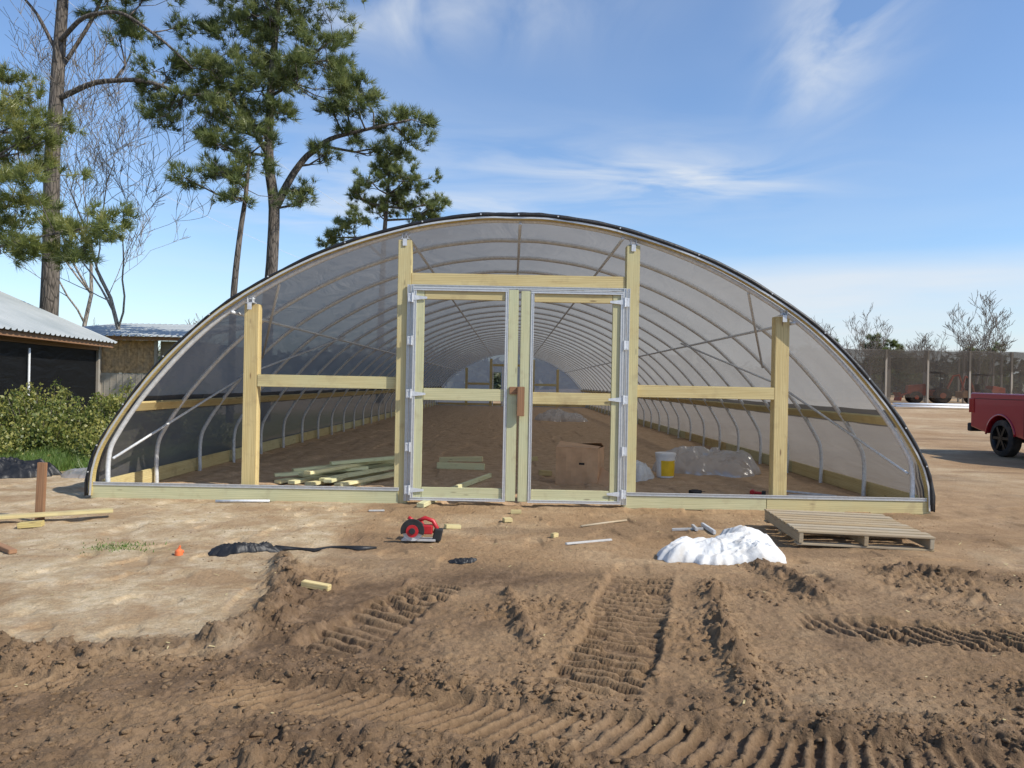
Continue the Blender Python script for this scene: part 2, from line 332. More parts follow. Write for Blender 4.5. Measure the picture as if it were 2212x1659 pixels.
def clods(n,xr,yr,thr,smin,smax,seed,pw=3.2):
    r=np.random.default_rng(seed);x=r.uniform(*xr,n);y=r.uniform(*yr,n)
    h,d_,p_,m_,ro=height(x,y,True);k=ro>thr+r.uniform(0,.9,n);x=x[k];y=y[k];h=h[k];n=len(x)
    s=smin*(smax/smin)**(r.random(n)**pw)
    sc=s[:,None]*r.uniform(.55,1.35,(n,3));sc[:,2]*=.55
    V=IV[None]*r.uniform(.5,1.35,(n,len(IV),1));V=V*sc[:,None,:];a=r.uniform(0,6.28,n);ca,sa=np.cos(a),np.sin(a)
    VX=V[:,:,0]*ca[:,None]-V[:,:,1]*sa[:,None]+x[:,None];VY=V[:,:,0]*sa[:,None]+V[:,:,1]*ca[:,None]+y[:,None];VZ=V[:,:,2]+h[:,None]
    V=np.stack([VX,VY,VZ],-1).reshape(-1,3);F=(IF[None]+np.arange(n)[:,None,None]*len(IV)).reshape(-1,3);return V,F
Vs=[];Fs=[];o=0
for args in [(26000,(-2.9,2.9),(2.2,3.9),.22,.003,.022,1,2.7),(16000,(-3.5,4.2),(3.4,6.3),.25,.003,.024,2,3.0),(4000,(-5,6),(5.5,9),-.8,.003,.012,3)]:
    v_,f_=clods(*args);Vs.append(v_);Fs.append(f_+o);o+=len(v_)
V=np.concatenate(Vs);F=np.concatenate(Fs)
co=mesh_np('dirt_clods',V,F,M_ground,{'dark':np.full(len(V),.6),'pale':np.zeros(len(V)),'inside':np.zeros(len(V)),'green':np.zeros(len(V))})
meta(co,"loose brown dirt crumbs scattered over churned earth","dirt",kind="stuff")
r=np.random.default_rng(21);n=260;x=r.uniform(-5,5,n);y=3.2+5.6*r.random(n);h=height(x,y);a=r.uniform(0,6.28,n);L=.005+.02*r.random(n)**3;W_=.0025+.003*r.random(n)
d=np.stack([np.cos(a),np.sin(a),r.normal(0,.15,n)],-1);s=np.stack([-np.sin(a),np.cos(a),0*a],-1);c0=np.stack([x,y,h+.006],-1)
V=np.stack([c0-d*L[:,None]-s*W_[:,None],c0+d*L[:,None]-s*W_[:,None],c0+d*L[:,None]+s*W_[:,None],c0-d*L[:,None]+s*W_[:,None]],1).reshape(-1,3)
meta(mesh_np('wood_chips',V,np.arange(len(V)).reshape(-1,4),M_wood),"pale wood chips and straw bits scattered over dirt","wood chips",kind="stuff")
# ------------------------------------------------------------------ greenhouse
GH=empty('greenhouse',(0,9,0),"long arched hoop greenhouse with grey plastic film and timber end frame","greenhouse")
def dense(P,n=10):
    P=[Vector((a,b)) for a,b in P];Q=[2*P[0]-P[1]]+P+[2*P[-1]-P[-2]];out=[]
    for i in range(1,len(Q)-2):
        p0,p1,p2,p3=Q[i-1:i+3]
        for k in range(n):
            t=k/n;out.append(.5*((2*p1)+(p2-p0)*t+(2*p0-5*p1+4*p2-p3)*t*t+(3*p1-p0-3*p2+p3)*t**3))
    out.append(P[-1]);return [(v.x,v.y) for v in out]
def full(P,n=6):
    L=[(-a,b) for a,b in P]+[(a,b) for a,b in P[-2::-1]];return dense(L,n)
HOOP=[(4.74,-.05),(4.74,.46),(4.64,.74),(4.30,1.25),(3.76,1.86),(3.16,2.345),(2.27,2.84),(1.28,3.19),(.5,3.325),(0,3.345)]
FILM=[(4.93,.03),(4.90,.36),(4.76,.72),(4.37,1.30),(3.82,1.91),(3.21,2.40),(2.31,2.895),(1.30,3.235),(.5,3.375),(0,3.39)]
hp=full(HOOP,5);fp=full(FILM,6)
yh=[9.06]+[10.3+1.43*i for i in range(28)]
yend=yh[-1]
b=MB();b.tube([(x,0,z) for x,z in hp],.029,8);h0=b.build('hoop',M_steel,smooth=True,sharp=60);h0.location=(0,yh[0],0);parent(h0,GH)
for y in yh[1:]:
    o=h0.copy();COL.objects.link(o);o.parent=None;o.location=(0,y,0);parent(o,GH)
fyy=[]
for a,c in zip(yh[:-1],yh[1:]): fyy+=[a+(c-a)*k/6 for k in range(6)]
fyy.append(yend);fyy=np.array(fyy);fpn=np.array(fp)
def filmgrid(name,mask,mat,off=0,sagamp=.022):
    P=fpn[mask];rows=[];cen=np.array([0,-.5])
    for y in fyy:
        i=min(max(np.searchsorted(yh,y,side='right')-1,0),len(yh)-2);t=(y-yh[i])/(yh[i+1]-yh[i]);sag=-sagamp*math.sin(math.pi*t)
        d=P-cen;d/=np.linalg.norm(d,axis=1)[:,None];wr=.012*(fbm(np.arange(len(P))*.6,np.full(len(P),y*1.7),2,200)-.5)
        q=P+d*(sag+wr+off)[:,None];rows.append(np.c_[q[:,0],np.full(len(P),y),q[:,1]])
    V=np.array(rows);a,bn=V.shape[:2];I=np.arange(a*bn).reshape(a,bn)
    F=np.stack([I[:-1,:-1],I[:-1,1:],I[1:,1:],I[1:,:-1]],-1).reshape(-1,4)
    return mesh_np(name,V.reshape(-1,3),F,mat,smooth=True,par=GH)
zz=fpn[:,1];il=[i for i in range(len(fpn)) if zz[i]<=1.25 and fpn[i,0]<0];ir=[i for i in range(len(fpn)) if zz[i]<=1.25 and fpn[i,0]>0]
filmgrid('plastic_film',np.where(zz>.95)[0],M_film)
for ids in (il,ir):
    o=filmgrid('side_curtain',np.array(ids),M_curt,-.006);o["label"]="darker rolled side curtain of plastic film"
b=MB();yy=yend+.03
def arch_z(x): return float(np.interp(x,[p[0] for p in fp],[p[1] for p in fp]))
xs_=np.linspace(-4.9,4.9,50)
for x0,x1 in zip(xs_[:-1],xs_[1:]):
    lo=2.15 if -1.25<(x0+x1)/2<-.65 else 0.0
    b.add([(x0,yy,lo),(x1,yy,lo),(x1,yy,max(lo,arch_z(x1))),(x0,yy,max(lo,arch_z(x0)))],[(0,1,2,3)])
b.build('end_wall_film',M_endf,(0,yy,0),par=GH)
for x,zt in ((-2.9,2.4),(-1.35,3.0),(1.35,3.0),(2.9,2.4)): board('post',(x,yy-.06,0),(x,yy-.06,zt),.16,.09,M_wood,(1,0,0),GH)
for x0,x1,z in ((-2.8,-1.45,1.4),(1.45,2.8,1.4),(-1.25,1.25,2.6),(-4.7,4.7,.1)): board('rail',(x0,yy-.07,z),(x1,yy-.07,z),.14,.045,M_wood,(0,0,1),GH)
board('door_post',(-.6,yy-.06,0),(-.6,yy-.06,2.5),.09,.09,M_pvc,(1,0,0),GH);board('door_post',(-1.22,yy-.06,0),(-1.22,yy-.06,2.5),.06,.09,M_pvc,(1,0,0),GH)
def hx(z,P=HOOP):
    a=sorted([(q[1],q[0]) for q in P]);return float(np.interp(z,[k[0] for k in a],[k[1] for k in a]))
for x,z in ((0.06,3.30),(-1.27,3.15),(1.27,3.15),(-3.30,2.20),(3.30,2.20)):
    b=MB();b.tube([(x,9.0,z),(x,yend,z)],.019,8);b.build('purlin',M_steel,(x,9.0,z),True,par=GH)
for s in (-1,1):
    for p,q in (((4.70,9.08,.45),(hx(1.5)-.03,11.75,1.5)),((2.78,9.1,2.55),(hx(1.75)-.03,11.75,1.75)),((hx(1.5)-.03,11.75,1.5),(3.2,14.6,2.25))):
        b=MB();b.tube([(s*p[0],p[1],p[2]),(s*q[0],q[1],q[2])],.017,8);b.build('diagonal_brace',M_steel,(s*p[0],p[1],p[2]),True,par=GH)
    for i in range(10):
        y0=9.1+i*4.03;y1=y0+4.02
        board('base_board',(s*4.82,y0,.10),(s*4.82,y1,.10),.19,.038,M_woodg if i%2 else M_wood,(0,0,1),GH)
        board('hip_board',(s*4.44,y0,1.07),(s*4.44,y1,1.07),.12,.035,M_wood,(s*-.55,0,.85),GH)
def sweep(P,y0,y1,inset,w,name,mat):
    b=MB();n=len(P);vs=[]
    for i in range(n):
        p=Vector(P[i]);t=(Vector(P[min(i+1,n-1)])-Vector(P[max(i-1,0)])).normalized();nr=Vector((t.y,-t.x))
        if (Vector((0,.5))-p).dot(nr)<0: nr=-nr
        q0=p+nr*inset;q1=p+nr*(inset+w)
        vs+=[(q0.x,y0,q0.y),(q0.x,y1,q0.y),(q1.x,y1,q1.y),(q1.x,y0,q1.y)]
    fs=[]
    for i in range(n-1):
        for j in range(4): fs.append((i*4+j,i*4+(j+1)%4,(i+1)*4+(j+1)%4,(i+1)*4+j))
    fs+=[(0,1,2,3),(4*n-4,4*n-3,4*n-2,4*n-1)];b.add(vs,fs);return b.build(name,mat,(0,y0,0),par=GH)
fd=full(FILM,12)
sweep(fd,8.965,9.03,.002,.045,'arch_lath',M_lath)
sweep(fd,8.955,8.964,.020,.02,'lock_channel',M_alu)
rr=np.random.default_rng(5);pts=[];rad=[]
for i,(x,z) in enumerate(fd):
    L=math.hypot(x,z+.5);o_=.004+.003*math.sin(i*.35);pts.append((x*(1+o_/L),8.97+.004*math.sin(i*.5),z+(z+.5)*o_/L));rad.append(float(np.interp(x,[-4.9,-1.5,0,4.9],[.013,.019,.028,.028]))+.002*math.sin(i*1.1)+.002*rr.random())
b=MB();b.tube(pts,rad,9);o=b.build('film_edge_roll',M_black,(0,9,0),True,par=GH);o["label"]="thin bunched black plastic edge over the arch"
for i in range(10,len(fd)-10,11):
    x,z=fd[i];L=math.hypot(x,z+.5);c=Vector((x*(1+.004/L),8.941,z+(z+.5)*.004/L));b=MB();b.tube([c,c+Vector((0,-.008,0))],.009,10);b.build('grommet',M_alu,tuple(c),par=GH)
for s in (-1,1):
    b=MB()
    for k in range(5):
        x=s*(4.945+.012*rr.random());b.tube([(x,8.96+.05*k,.02),(x+s*.004,8.98+.06*k,.2),(x-s*.03,9+.07*k,.42),(x-s*.09,9.0+.05*k,.6)],[.010,.017,.015,.008],7)
    o=b.build('film_edge_roll',M_black,(s*4.95,9,0),True,par=GH);o["label"]="gathered black plastic at the foot of the arch"
for x,zt in ((-3.09,2.305),(3.18,2.277)): board('post',(x,9.13,0),(x,9.13,zt),.165,.14,M_wood,(1,0,0),GH)
board('post',(-1.285,9.07,-.06),(-1.285,9.07,3.085),.155,.14,M_wood,(1,0,0),GH)
board('post',(1.395,9.07,-.04),(1.395,9.07,3.07),.155,.14,M_wood,(1,0,0),GH)
board('header_beam',(-1.205,9.04,2.635),(1.315,9.04,2.635),.14,.045,M_wood,(0,0,1),GH)
board('rail',(-3.005,9.08,1.405),(-1.365,9.08,1.405),.145,.045,M_wood,(0,0,1),GH)
board('rail',(1.475,9.08,1.365),(3.095,9.08,1.365),.145,.045,M_wood,(0,0,1),GH)
board('sill_board',(-4.9,9.0,.07),(-1.31,9.0,.07),.155,.04,M_woodg,(0,0,1),GH)
board('sill_board',(1.33,9.0,.065),(3.0,9.0,.065),.15,.04,M_woodg,(0,0,1),GH)
board('sill_board',(3.004,9.0,.06),(4.92,9.0,.06),.15,.04,M_wood,(0,0,1),GH)
def track(name,p0,p1,w,par,face=(0,-1,0)):
    p0=Vector(p0);p1=Vector(p1);x=(p1-p0).normalized();f=Vector(face);s=x.cross(f).normalized();L=(p1-p0).length;c=(p0+p1)/2
    R=Matrix((x,f,s)).transposed();b=MB()
    b.box(c,(L,.006,w),R);b.box(c+s*(w/2-.004)+f*.008,(L,.012,.008),R);b.box(c-s*(w/2-.004)+f*.008,(L,.012,.008),R);b.box(c+f*.005,(L,.006,.008),R)
    return b.build(name,M_alu,tuple(c),par=par)
track('lock_channel',(-4.9,8.985,.165),(-1.30,8.985,.165),.038,GH);track('lock_channel',(1.33,8.985,.16),(4.92,8.985,.16),.038,GH)
for x in (-1.185,-1.225,1.305,1.345): track('lock_channel',(x,8.985,.03),(x,8.985,2.56),.034,GH)
track('lock_channel',(-1.2,9.005,2.548),(1.32,9.005,2.548),.034,GH)
for x,z in ((-3.09,2.305),(3.18,2.277),(-1.285,3.085),(1.395,3.07)):
    b=MB();b.box((x,9.05,z+.012),(.10,.10,.006));b.box((x+.03,9.03,z+.045),(.006,.06,.07));b.box((x-.03,9.03,z+.045),(.006,.06,.07));b.tube([(x-.05,9.03,z+.06),(x+.05,9.03,z+.06)],.009,8);b.box((x,8.99,z-.03),(.05,.004,.08))
    b.build('bracket',M_steel,(x,9.05,z),par=GH)
def door(x0,x1,z0,z1,hs):
    y=8.965;w=.036;sw=.115;y2=y-.022
    if hs<0: mh=x0+w/2; sh=x0+.012+sw/2; sm=x1-sw/2-.002; mm=x1-sw-.004-w/2; ra,rb=x0+sw+.016,mm-w/2-.002; ta,tb=x0,mm+w/2
    else: mh=x1-w/2; sh=x1-.012-sw/2; sm=x0+sw/2+.002; mm=x0+sw+.004+w/2; ra,rb=mm+w/2+.002,x1-sw-.016; ta,tb=mm-w/2,x1
    b=MB()
    for xc in (mh,mm):
        b.box((xc,y2,(z0+z1)/2),(w,.012,z1-z0-2*w));b.box((xc+.012,y2-.008,(z0+z1)/2),(.006,.006,z1-z0-2*w));b.box((xc-.012,y2-.008,(z0+z1)/2),(.006,.006,z1-z0-2*w))
    for zc in (z0+w/2,z1-w/2):
        b.box(((ta+tb)/2,y2,zc),(tb-ta,.012,w));b.box(((ta+tb)/2,y2-.008,zc+.012),(tb-ta,.006,.006));b.box(((ta+tb)/2,y2-.008,zc-.012),(tb-ta,.006,.006))
    D=b.build('door',M_alu,((x0+x1)/2,y,z0),par=GH);D["label"]="open timber door frame edged with metal channel"
    board('stile',(sh,y+.006,z0+.01),(sh,y+.006,z1-.01),sw,.04,M_woodg,(1,0,0),D)
    board('stile',(sm,y-.006,z0+.01),(sm,y-.006,z1-.01),sw,.04,M_woodg,(1,0,0),D)
    zm=1.285 if hs<0 else 1.26
    for z,m_,hh in ((z0+.085,M_woodg,.135),(zm,M_woodg if hs<0 else M_wood,.14),(z1-.075,M_wood,.12)):
        board('door_rail',(ra,y+.006,z),(rb,y+.006,z),hh,.038,m_,(0,0,1),D)
    hxp=x0 if hs<0 else x1
    for z in (z0+.12,z0+.62,zm,z1-.62,z1-.12):
        b=MB();b.tube([(hxp+hs*.012,y-.035,z-.055),(hxp+hs*.012,y-.035,z+.055)],.011,8);b.box((hxp+hs*.04,y-.030,z),(.045,.005,.10))
        if z in (z0+.12,zm,z1-.12): b.prism([(0,-.03),(.16,-.012),(.16,.012),(0,.03)],(hxp,y-.034,z),(-hs,0,0),(0,0,1),(0,.004,0))
        for k in (-.035,.035): b.tube([(hxp+hs*.04,y-.036,z+k),(hxp+hs*.04,y-.031,z+k)],.006,6)
        b.build('hinge',M_steel,(hxp,y-.03,z),par=D)
    return D
door(-1.165,.062,.045,2.525,-1);door(.086,1.285,.04,2.515,1)
o=board('latch_block',(.105,8.89,1.05),(.105,8.89,1.39),.085,.04,M_redw,(1,0,0),GH);o["label"]="brown timber turn latch"
o=board('latch_block',(-.03,8.925,1.345),(.12,8.925,1.345),.085,.03,M_redw,(0,0,1),GH)
# ------------------------------------------------------------------ timber and small things
def lone(name,p0,p1,w,t,mat,label,cat,side=(0,0,1),group=None,dz=None):
    z0=gz(p0[0],p0[1]);z1=gz(p1[0],p1[1]);h=w/2
    if dz is None: dz=(0,0)
    o=board(name,(p0[0],p0[1],z0+h+dz[0]+.004),(p1[0],p1[1],z1+h+dz[1]+.004),w,t,mat,side);meta(o,label,cat,group);return o
pile=[((-3.2,10.55),(-2.35,12.2),0,0),((-2.95,10.35),(-2.3,12.0),0,.02),((-2.7,10.25),(-1.9,11.9),0,.0),((-2.45,10.3),(-2.1,12.2),.045,.05),((-2.95,10.8),(-1.6,12.2),.09,.14),((-2.55,10.4),(-1.7,11.8),.05,.10),((-3.3,10.75),(-2.1,11.3),.05,.12),((-2.3,10.2),(-1.5,11.4),0,.06),((-2.75,10.4),(-1.85,12.1),.14,.2),((-3.1,10.95),(-1.5,11.9),.14,.22),((-2.1,10.5),(-1.55,12.3),.0,.03),((-2.6,11.1),(-1.42,11.7),.19,.27)]
for i,(a,c,z,z2) in enumerate(pile):
    z0=gz(*a);d=Vector((c[0]-a[0],c[1]-a[1],0)).normalized();sd=(-d.y,d.x,0)
    o=board('timber_board',(a[0],a[1],z0+.03+z),(c[0],c[1],gz(*c)+.03+z2),.115,.045,M_pinelit,sd);meta(o,"treated timber board, light painted into its colour, lying in a loose crossed pile","timber",group="timber boards piled on the greenhouse floor")
for p0,p1,w,t,m_,lb in [((-1.28,13.9),(-.5,13.8),.09,.09,M_pinelit,"square timber lying on the greenhouse floor"),((-1.2,12.6),(-.42,12.5),.10,.09,M_pinelit,"square timber offcut lying on the greenhouse floor"),
    ((-.75,10.0),(-.30,11.6),.06,.05,M_pinelit,"narrow treated board lying on the soil"),((-1.02,8.75),(-.85,9.35),.05,.09,M_woodg,"timber lying under the door frame")]:
    lone('timber_board',p0,p1,w,t,m_,lb,"timber")
for (x,y,a,l,w) in [(.43,14.2,.2,.14,.09),(.55,12.1,.1,.2,.09),(-.55,7.45,.5,.16,.06),(-.02,7.95,.3,.09,.08),(-1.28,5.12,-.25,.2,.055),(.07,8.45,0,.12,.05),(.42,7.1,.9,.08,.04)]:
    d=(math.cos(a)*l/2,math.sin(a)*l/2);lone('timber_offcut',(x-d[0],y-d[1]),(x+d[0],y+d[1]),.04 if y<9 else .08,w,M_wood,"short sawn pine offcut lying on the dirt","wood offcut",group="sawn timber offcuts scattered on the dirt")
st=board('wooden_stake',(-4.62,7.55,-.1),(-4.60,7.55,.56),.085,.035,M_redw,(1,0,0));meta(st,"brown wooden stake driven upright into the dirt","stake")
lone('timber_board',(-5.4,7.0),(-4.0,7.75),.035,.10,M_wood,"long pale plank resting across a block beside the stake","timber",dz=(.03,.05))
lone('timber_offcut',(-4.6,7.2),(-4.4,7.25),.05,.09,M_lath,"short block under a plank beside the stake","wood offcut")
lone('timber_offcut',(-4.3,6.4),(-3.95,6.12),.035,.06,M_redw,"brown timber offcut lying on dirt","wood offcut")
def strip(name,p0,p1,r,mat,lb,cat,flat=False):
    z0=gz(*p0)+r+.004;z1=gz(*p1)+r+.004;b=MB()
    if flat: return meta(board(name,(p0[0],p0[1],z0),(p1[0],p1[1],z1),r*2,.03,mat),lb,cat)
    b.tube([(p0[0],p0[1],z0),((p0[0]+p1[0])/2,(p0[1]+p1[1])/2,(z0+z1)/2+.002),(p1[0],p1[1],z1)],r,8);return meta(b.build(name,mat,(p0[0],p0[1],z0),True),lb,cat)
strip('metal_channel',(.50,6.75),(.94,7.05),.009,M_alu,"short aluminium channel strip lying on dirt","metal strip",True)
strip('wooden_stick',(.72,7.7),(1.25,8.2),.011,M_grey,"thin grey stick lying on dirt","stick")
strip('metal_channel',(-3.35,8.75),(-2.75,8.8),.016,M_steel,"galvanised pipe offcut in front of the sill board","pipe")
strip('metal_channel',(-1.55,8.45),(-1.38,8.48),.008,M_alu,"small white metal strip on dirt","metal strip",True)
strip('metal_channel',(1.62,7.65),(1.92,7.6),.012,M_alu,"bent aluminium channel offcut on dirt","metal strip",True)
strip('metal_channel',(1.83,7.5),(1.85,7.75),.016,M_alu,"aluminium channel offcut lying on dirt","metal strip",True)
strip('metal_channel',(1.98,7.4),(1.96,7.8),.02,M_steel,"dark steel bracket offcut on dirt","metal strip",True)
strip('metal_channel',(3.7,10.2),(4.4,10.0),.012,M_alu,"loose metal channel lying on greenhouse floor","metal strip",True)
strip('metal_channel',(3.75,10.6),(4.3,10.1),.012,M_steel,"loose steel strip lying on greenhouse floor","metal strip",True)
def heap(name,cx,cy,sx,sy,H,seed,mat,label,cat,rot=0,fold=1.0,skew=0,soft=0,nr=90,na=240):
    r=np.linspace(0,1,nr)**.8;a=np.linspace(0,2*np.pi,na,endpoint=False);A_,R_=np.meshgrid(a,r)
    out=1+.8*(fbm(3+1.5*np.cos(A_),3+1.5*np.sin(A_),3,seed)-.5)+.16*(fbm(9+5*np.cos(A_),9+5*np.sin(A_),2,seed+20)-.5)
    x=R_*out*np.cos(A_);y=R_*out*np.sin(A_)
    wx=x+.45*(fbm(x*1.6+5,y*1.6+seed,2,seed+1)-.5);wy=y+.45*(fbm(x*1.6,y*1.6+9,2,seed+2)-.5)
    big=fbm(wx*1.5+9,wy*1.5+seed,2,seed+3)
    rg=lambda f,g,s:(1-np.abs(2*vn(wx*f+seed,wy*g+3.3*s,seed+s)-1))**(1-.35*soft)
    r1=rg(2.6,1.7,7);r2=rg(3.0,7.0,11);r2b=rg(8.0,3.5,13);r3=rg(14,11,15)
    e=np.clip(1-R_**4,0,1)
    z=H*np.clip(1-R_**4,0,1)**.7*(.50+.45*sst(.3,.7,big))*(1+skew*x)+fold*H*e*(.20*(r1-.6)+.17*(r2-.6)+(1-.6*soft)*.12*(r2b-.6)+(1-soft)*.05*(r3-.6))
    z=np.maximum(z,.006+.06*H*r2*e);z[-1]=0;c,s=math.cos(rot),math.sin(rot);x=x*sx;y=y*sy
    X_=cx+c*x-s*y;Y_=cy+s*x+c*y;Z_=height(X_,Y_)+z+.002
    V=np.stack([X_,Y_,Z_],-1).reshape(-1,3);I=np.arange(nr*na).reshape(nr,na);F=np.stack([I[:-1],np.roll(I[:-1],-1,1),np.roll(I[1:],-1,1),I[1:]],-1).reshape(-1,4)
    o=mesh_np(name,V,F,mat,loc=(cx,cy,gz(cx,cy)),smooth=True);return meta(o,label,cat)
heap('woven_sack',1.75,6.45,.54,.30,.21,24,M_white,"crumpled white woven plastic sack lying on the dirt","sack",rot=.3,fold=1.15,skew=.3,soft=1)
heap('black_plastic_sheet',-2.18,6.3,.27,.15,.07,31,M_black,"crumpled black plastic film lying on dirt","plastic sheet",rot=.3,fold=1.8)
b=MB();pp=[(-1.95,6.42),(-1.85,6.48),(-1.74,6.47),(-1.62,6.42),(-1.5,6.50),(-1.38,6.5),(-1.25,6.44),(-1.12,6.5)]
b.tube([(x,y,gz(x,y)+.008) for x,y in pp],[.04,.02,.012,.02,.01,.014,.03,.01],7);meta(b.build('black_plastic_strip',M_black,(-1.9,6.4,0),True),"twisted tail of black plastic film on dirt","plastic sheet")
heap('black_plastic_sheet',-.36,6.12,.12,.06,.03,37,M_black,"small torn scrap of black plastic on dirt","plastic scrap",fold=1.6)
heap('black_plastic_sheet',-7.05,10.9,.6,.35,.2,41,M_black,"heap of black plastic sheet beside the grass","plastic sheet",fold=2.0)
heap('plastic_sheet',-5.95,11.2,.42,.55,.12,43,M_clear,"pale crumpled plastic sheet lying on weeds","plastic sheet",fold=1.5)
heap('clear_plastic_sheet',3.2,12.9,.85,.5,.44,51,M_clear,"large crumpled heap of milky clear plastic sheeting","plastic sheet",rot=-.15,fold=1.3,soft=.6)
heap('woven_sack',1.95,11.9,.28,.22,.24,55,M_white,"small white plastic sack on the greenhouse floor","sack",fold=1.2,soft=.7)
heap('plastic_sheet',2.98,9.9,.13,.09,.07,57,M_clear,"small scrap of clear plastic on greenhouse soil","plastic scrap",fold=1.4)
heap('plastic_sheet',2.0,31,1.0,1.2,.4,59,M_clear,"crumpled clear plastic farther down the greenhouse floor","plastic sheet",fold=1.4)
x,y=-2.62,6.1;z=gz(x,y);b=MB();b.tube([(x,y,z),(x,y,z+.035),(x,y,z+.05)],[.032,.03,.014],12);b.tube([(x,y,z+.05),(x+.01,y,z+.075)],[.012,.008],8);b.tube([(x-.04,y+.02,z+.01),(x+.02,y+.05,z+.02)],.012,7)
M_oc=simple('orange_plastic',(.7,.16,.05),.5,0,.1,10,0);meta(b.build('bottle_cap',M_oc,(x,y,z),True,sharp=40),"small orange plastic cap lying on sandy dirt","plastic cap")
# pallet
PX0,PX1,PY0,PY1=2.60,3.80,6.82,7.92;pz=gz(3.2,7.3)
P=empty('wooden_pallet',(3.2,7.37,pz),"weathered slatted wooden pallet lying on the dirt","pallet")
for x in (PX0+.03,3.2,PX1-.03): board('stringer',(x,PY0,pz+.078),(x,PY1,pz+.078),.09,.04,M_grey,par=P)
for i in range(9):
    y=PY0+.045+i*.126;board('deck_board',(PX0,y,pz+.133),(PX1+.012*math.sin(i*2),y+.008*math.sin(i*5),pz+.133+.004*math.sin(i)),.09+.008*math.sin(i*3),.018,M_grey,(0,1,0),P)
for y in (PY0+.06,7.37,PY1-.06): board('bottom_board',(PX0,y,pz+.022),(PX1,y,pz+.022),.10,.018,M_grey,(0,1,0),P)
P.rotation_euler=(.018,.022,-.05);P.location.z+=.012
def rotz(a): return Matrix.Rotation(a,3,'Z')
# circular saw
sx,sy=-.80,6.82;sz=gz(sx,sy)
S=empty('circular_saw',(sx,sy,sz),"red and black cordless circular saw sitting on the dirt","circular saw")
b=MB();b.box((sx,sy+.04,sz+.02),(.30,.16,.006));b.box((sx,sy-.04,sz+.028),(.30,.006,.02));b.build('base_plate',M_alu,(sx,sy,sz),bevel=.002,par=S)
b=MB();c=Vector((sx-.05,sy-.06,sz+.115))
b.tube([c,c+Vector((0,.006,0))],.092,28);b.build('blade',M_steel,tuple(c),par=S)
b=MB();arc=[(math.cos(t)*.105,math.sin(t)*.105) for t in np.linspace(-.35,math.pi+.3,22)]+[(math.cos(t)*.035,math.sin(t)*.035) for t in np.linspace(math.pi+.3,-.35,10)]
b.prism(arc,c+Vector((0,-.022,0)),(1,0,0),(0,0,1),(0,.018,0));b.tube([c+Vector((0,-.04,0)),c],.028,14);b.build('blade_guard',M_blackm,tuple(c),bevel=.003,par=S)
b=MB();b.tube([c+Vector((.0,-.03,0)),c+Vector((0,-.026,0))],.055,24);b.build('guard_disc',M_redp,tuple(c),par=S)
b=MB();b.tube([(sx-.02,sy+.02,sz+.13),(sx-.02,sy+.15,sz+.13)],[.055,.05],16);b.box((sx+.05,sy+.02,sz+.115),(.14,.09,.08));b.build('motor_housing',M_redp,(sx,sy,sz),bevel=.01,par=S)
b=MB();b.tube([(sx-.02,sy+.02,sz+.185),(sx+.05,sy+.02,sz+.215),(sx+.12,sy+.02,sz+.19),(sx+.155,sy+.02,sz+.13),(sx+.14,sy+.02,sz+.08)],[.016,.019,.019,.02,.022],10);b.tube([(sx-.06,sy+.02,sz+.19),(sx-.10,sy+.03,sz+.215)],.017,8);b.build('handle',M_redp,(sx,sy,sz+.1),True,par=S)
b=MB();b.box((sx+.165,sy+.02,sz+.07),(.075,.08,.11),Matrix.Rotation(.2,3,'Y'));b.build('battery',M_blackm,(sx+.16,sy,sz+.07),bevel=.01,par=S)
def drill(x,y,a,body,label):
    z=gz(x,y);T=empty('cordless_drill',(x,y,z),label,"power drill");R=rotz(a);o0=Vector((x,y,z))
    L=lambda *p:o0+R@Vector(p)
    b=MB();b.tube([L(-.06,0,.045),L(-.02,0,.045),L(.07,0,.045)],[.03,.036,.032],12);b.tube([L(-.02,0,.04),L(-.05,-.13,.04)],[.022,.02],10);b.build('body',body,tuple(L(0,0,.04)),True,sharp=45,par=T)
    b=MB();b.tube([L(.07,0,.045),L(.12,0,.045),L(.13,0,.045)],[.026,.022,.012],12);b.tube([L(.13,0,.045),L(.19,0,.045)],.004,6);b.build('chuck',M_blackm,tuple(L(.1,0,.04)),True,sharp=45,par=T)
    b=MB();b.box(L(-.06,-.15,.04),(.11,.05,.07),R);b.build('battery',M_blackm,tuple(L(-.06,-.15,.04)),bevel=.008,par=T)
drill(2.45,10.25,.4,M_blackm,"black and red cordless drill lying on greenhouse soil");drill(3.25,10.3,1.2,M_redp,"red cordless impact driver lying on greenhouse soil")
strip('tool_case',(2.3,10.35),(2.42,10.15),.01,M_redp,"red tool bit case beside the drill","tool case",True)
# cardboard box
bx,by=1.03,11.35;bz=gz(bx,by)-.01;R=rotz(-.3);BX=empty('cardboard_box',(bx,by,bz),"tan cardboard box with skewed open flaps on the soil","cardboard box")
W,Dp,Hh=.62,.5,.54
def lc(p): return Vector((bx,by,bz))+R@Vector(p)
b=MB();n=9
for sgn,ax in ((-1,'y'),(1,'y'),(-1,'x'),(1,'x')):
    g_=[]
    for i in range(n):
        for j in range(n):
            u=i/(n-1)*2-1;w_=j/(n-1);bulge=.018*math.sin(math.pi*w_)*math.cos(u*1.5)*(1 if sgn>0 else -1)+.006*math.sin(7*u+5*w_+sgn)
            p=(u*W/2,sgn*Dp/2+bulge,w_*Hh) if ax=='y' else (sgn*W/2+bulge,u*Dp/2,w_*Hh)
            if abs(abs(u)-1)<1e-6: p=(u*W/2,sgn*Dp/2,w_*Hh) if ax=='y' else (sgn*W/2,u*Dp/2,w_*Hh)
            g_.append(lc(p))
    b.add(g_,[(i*n+j,i*n+j+1,(i+1)*n+j+1,(i+1)*n+j) for i in range(n-1) for j in range(n-1)])
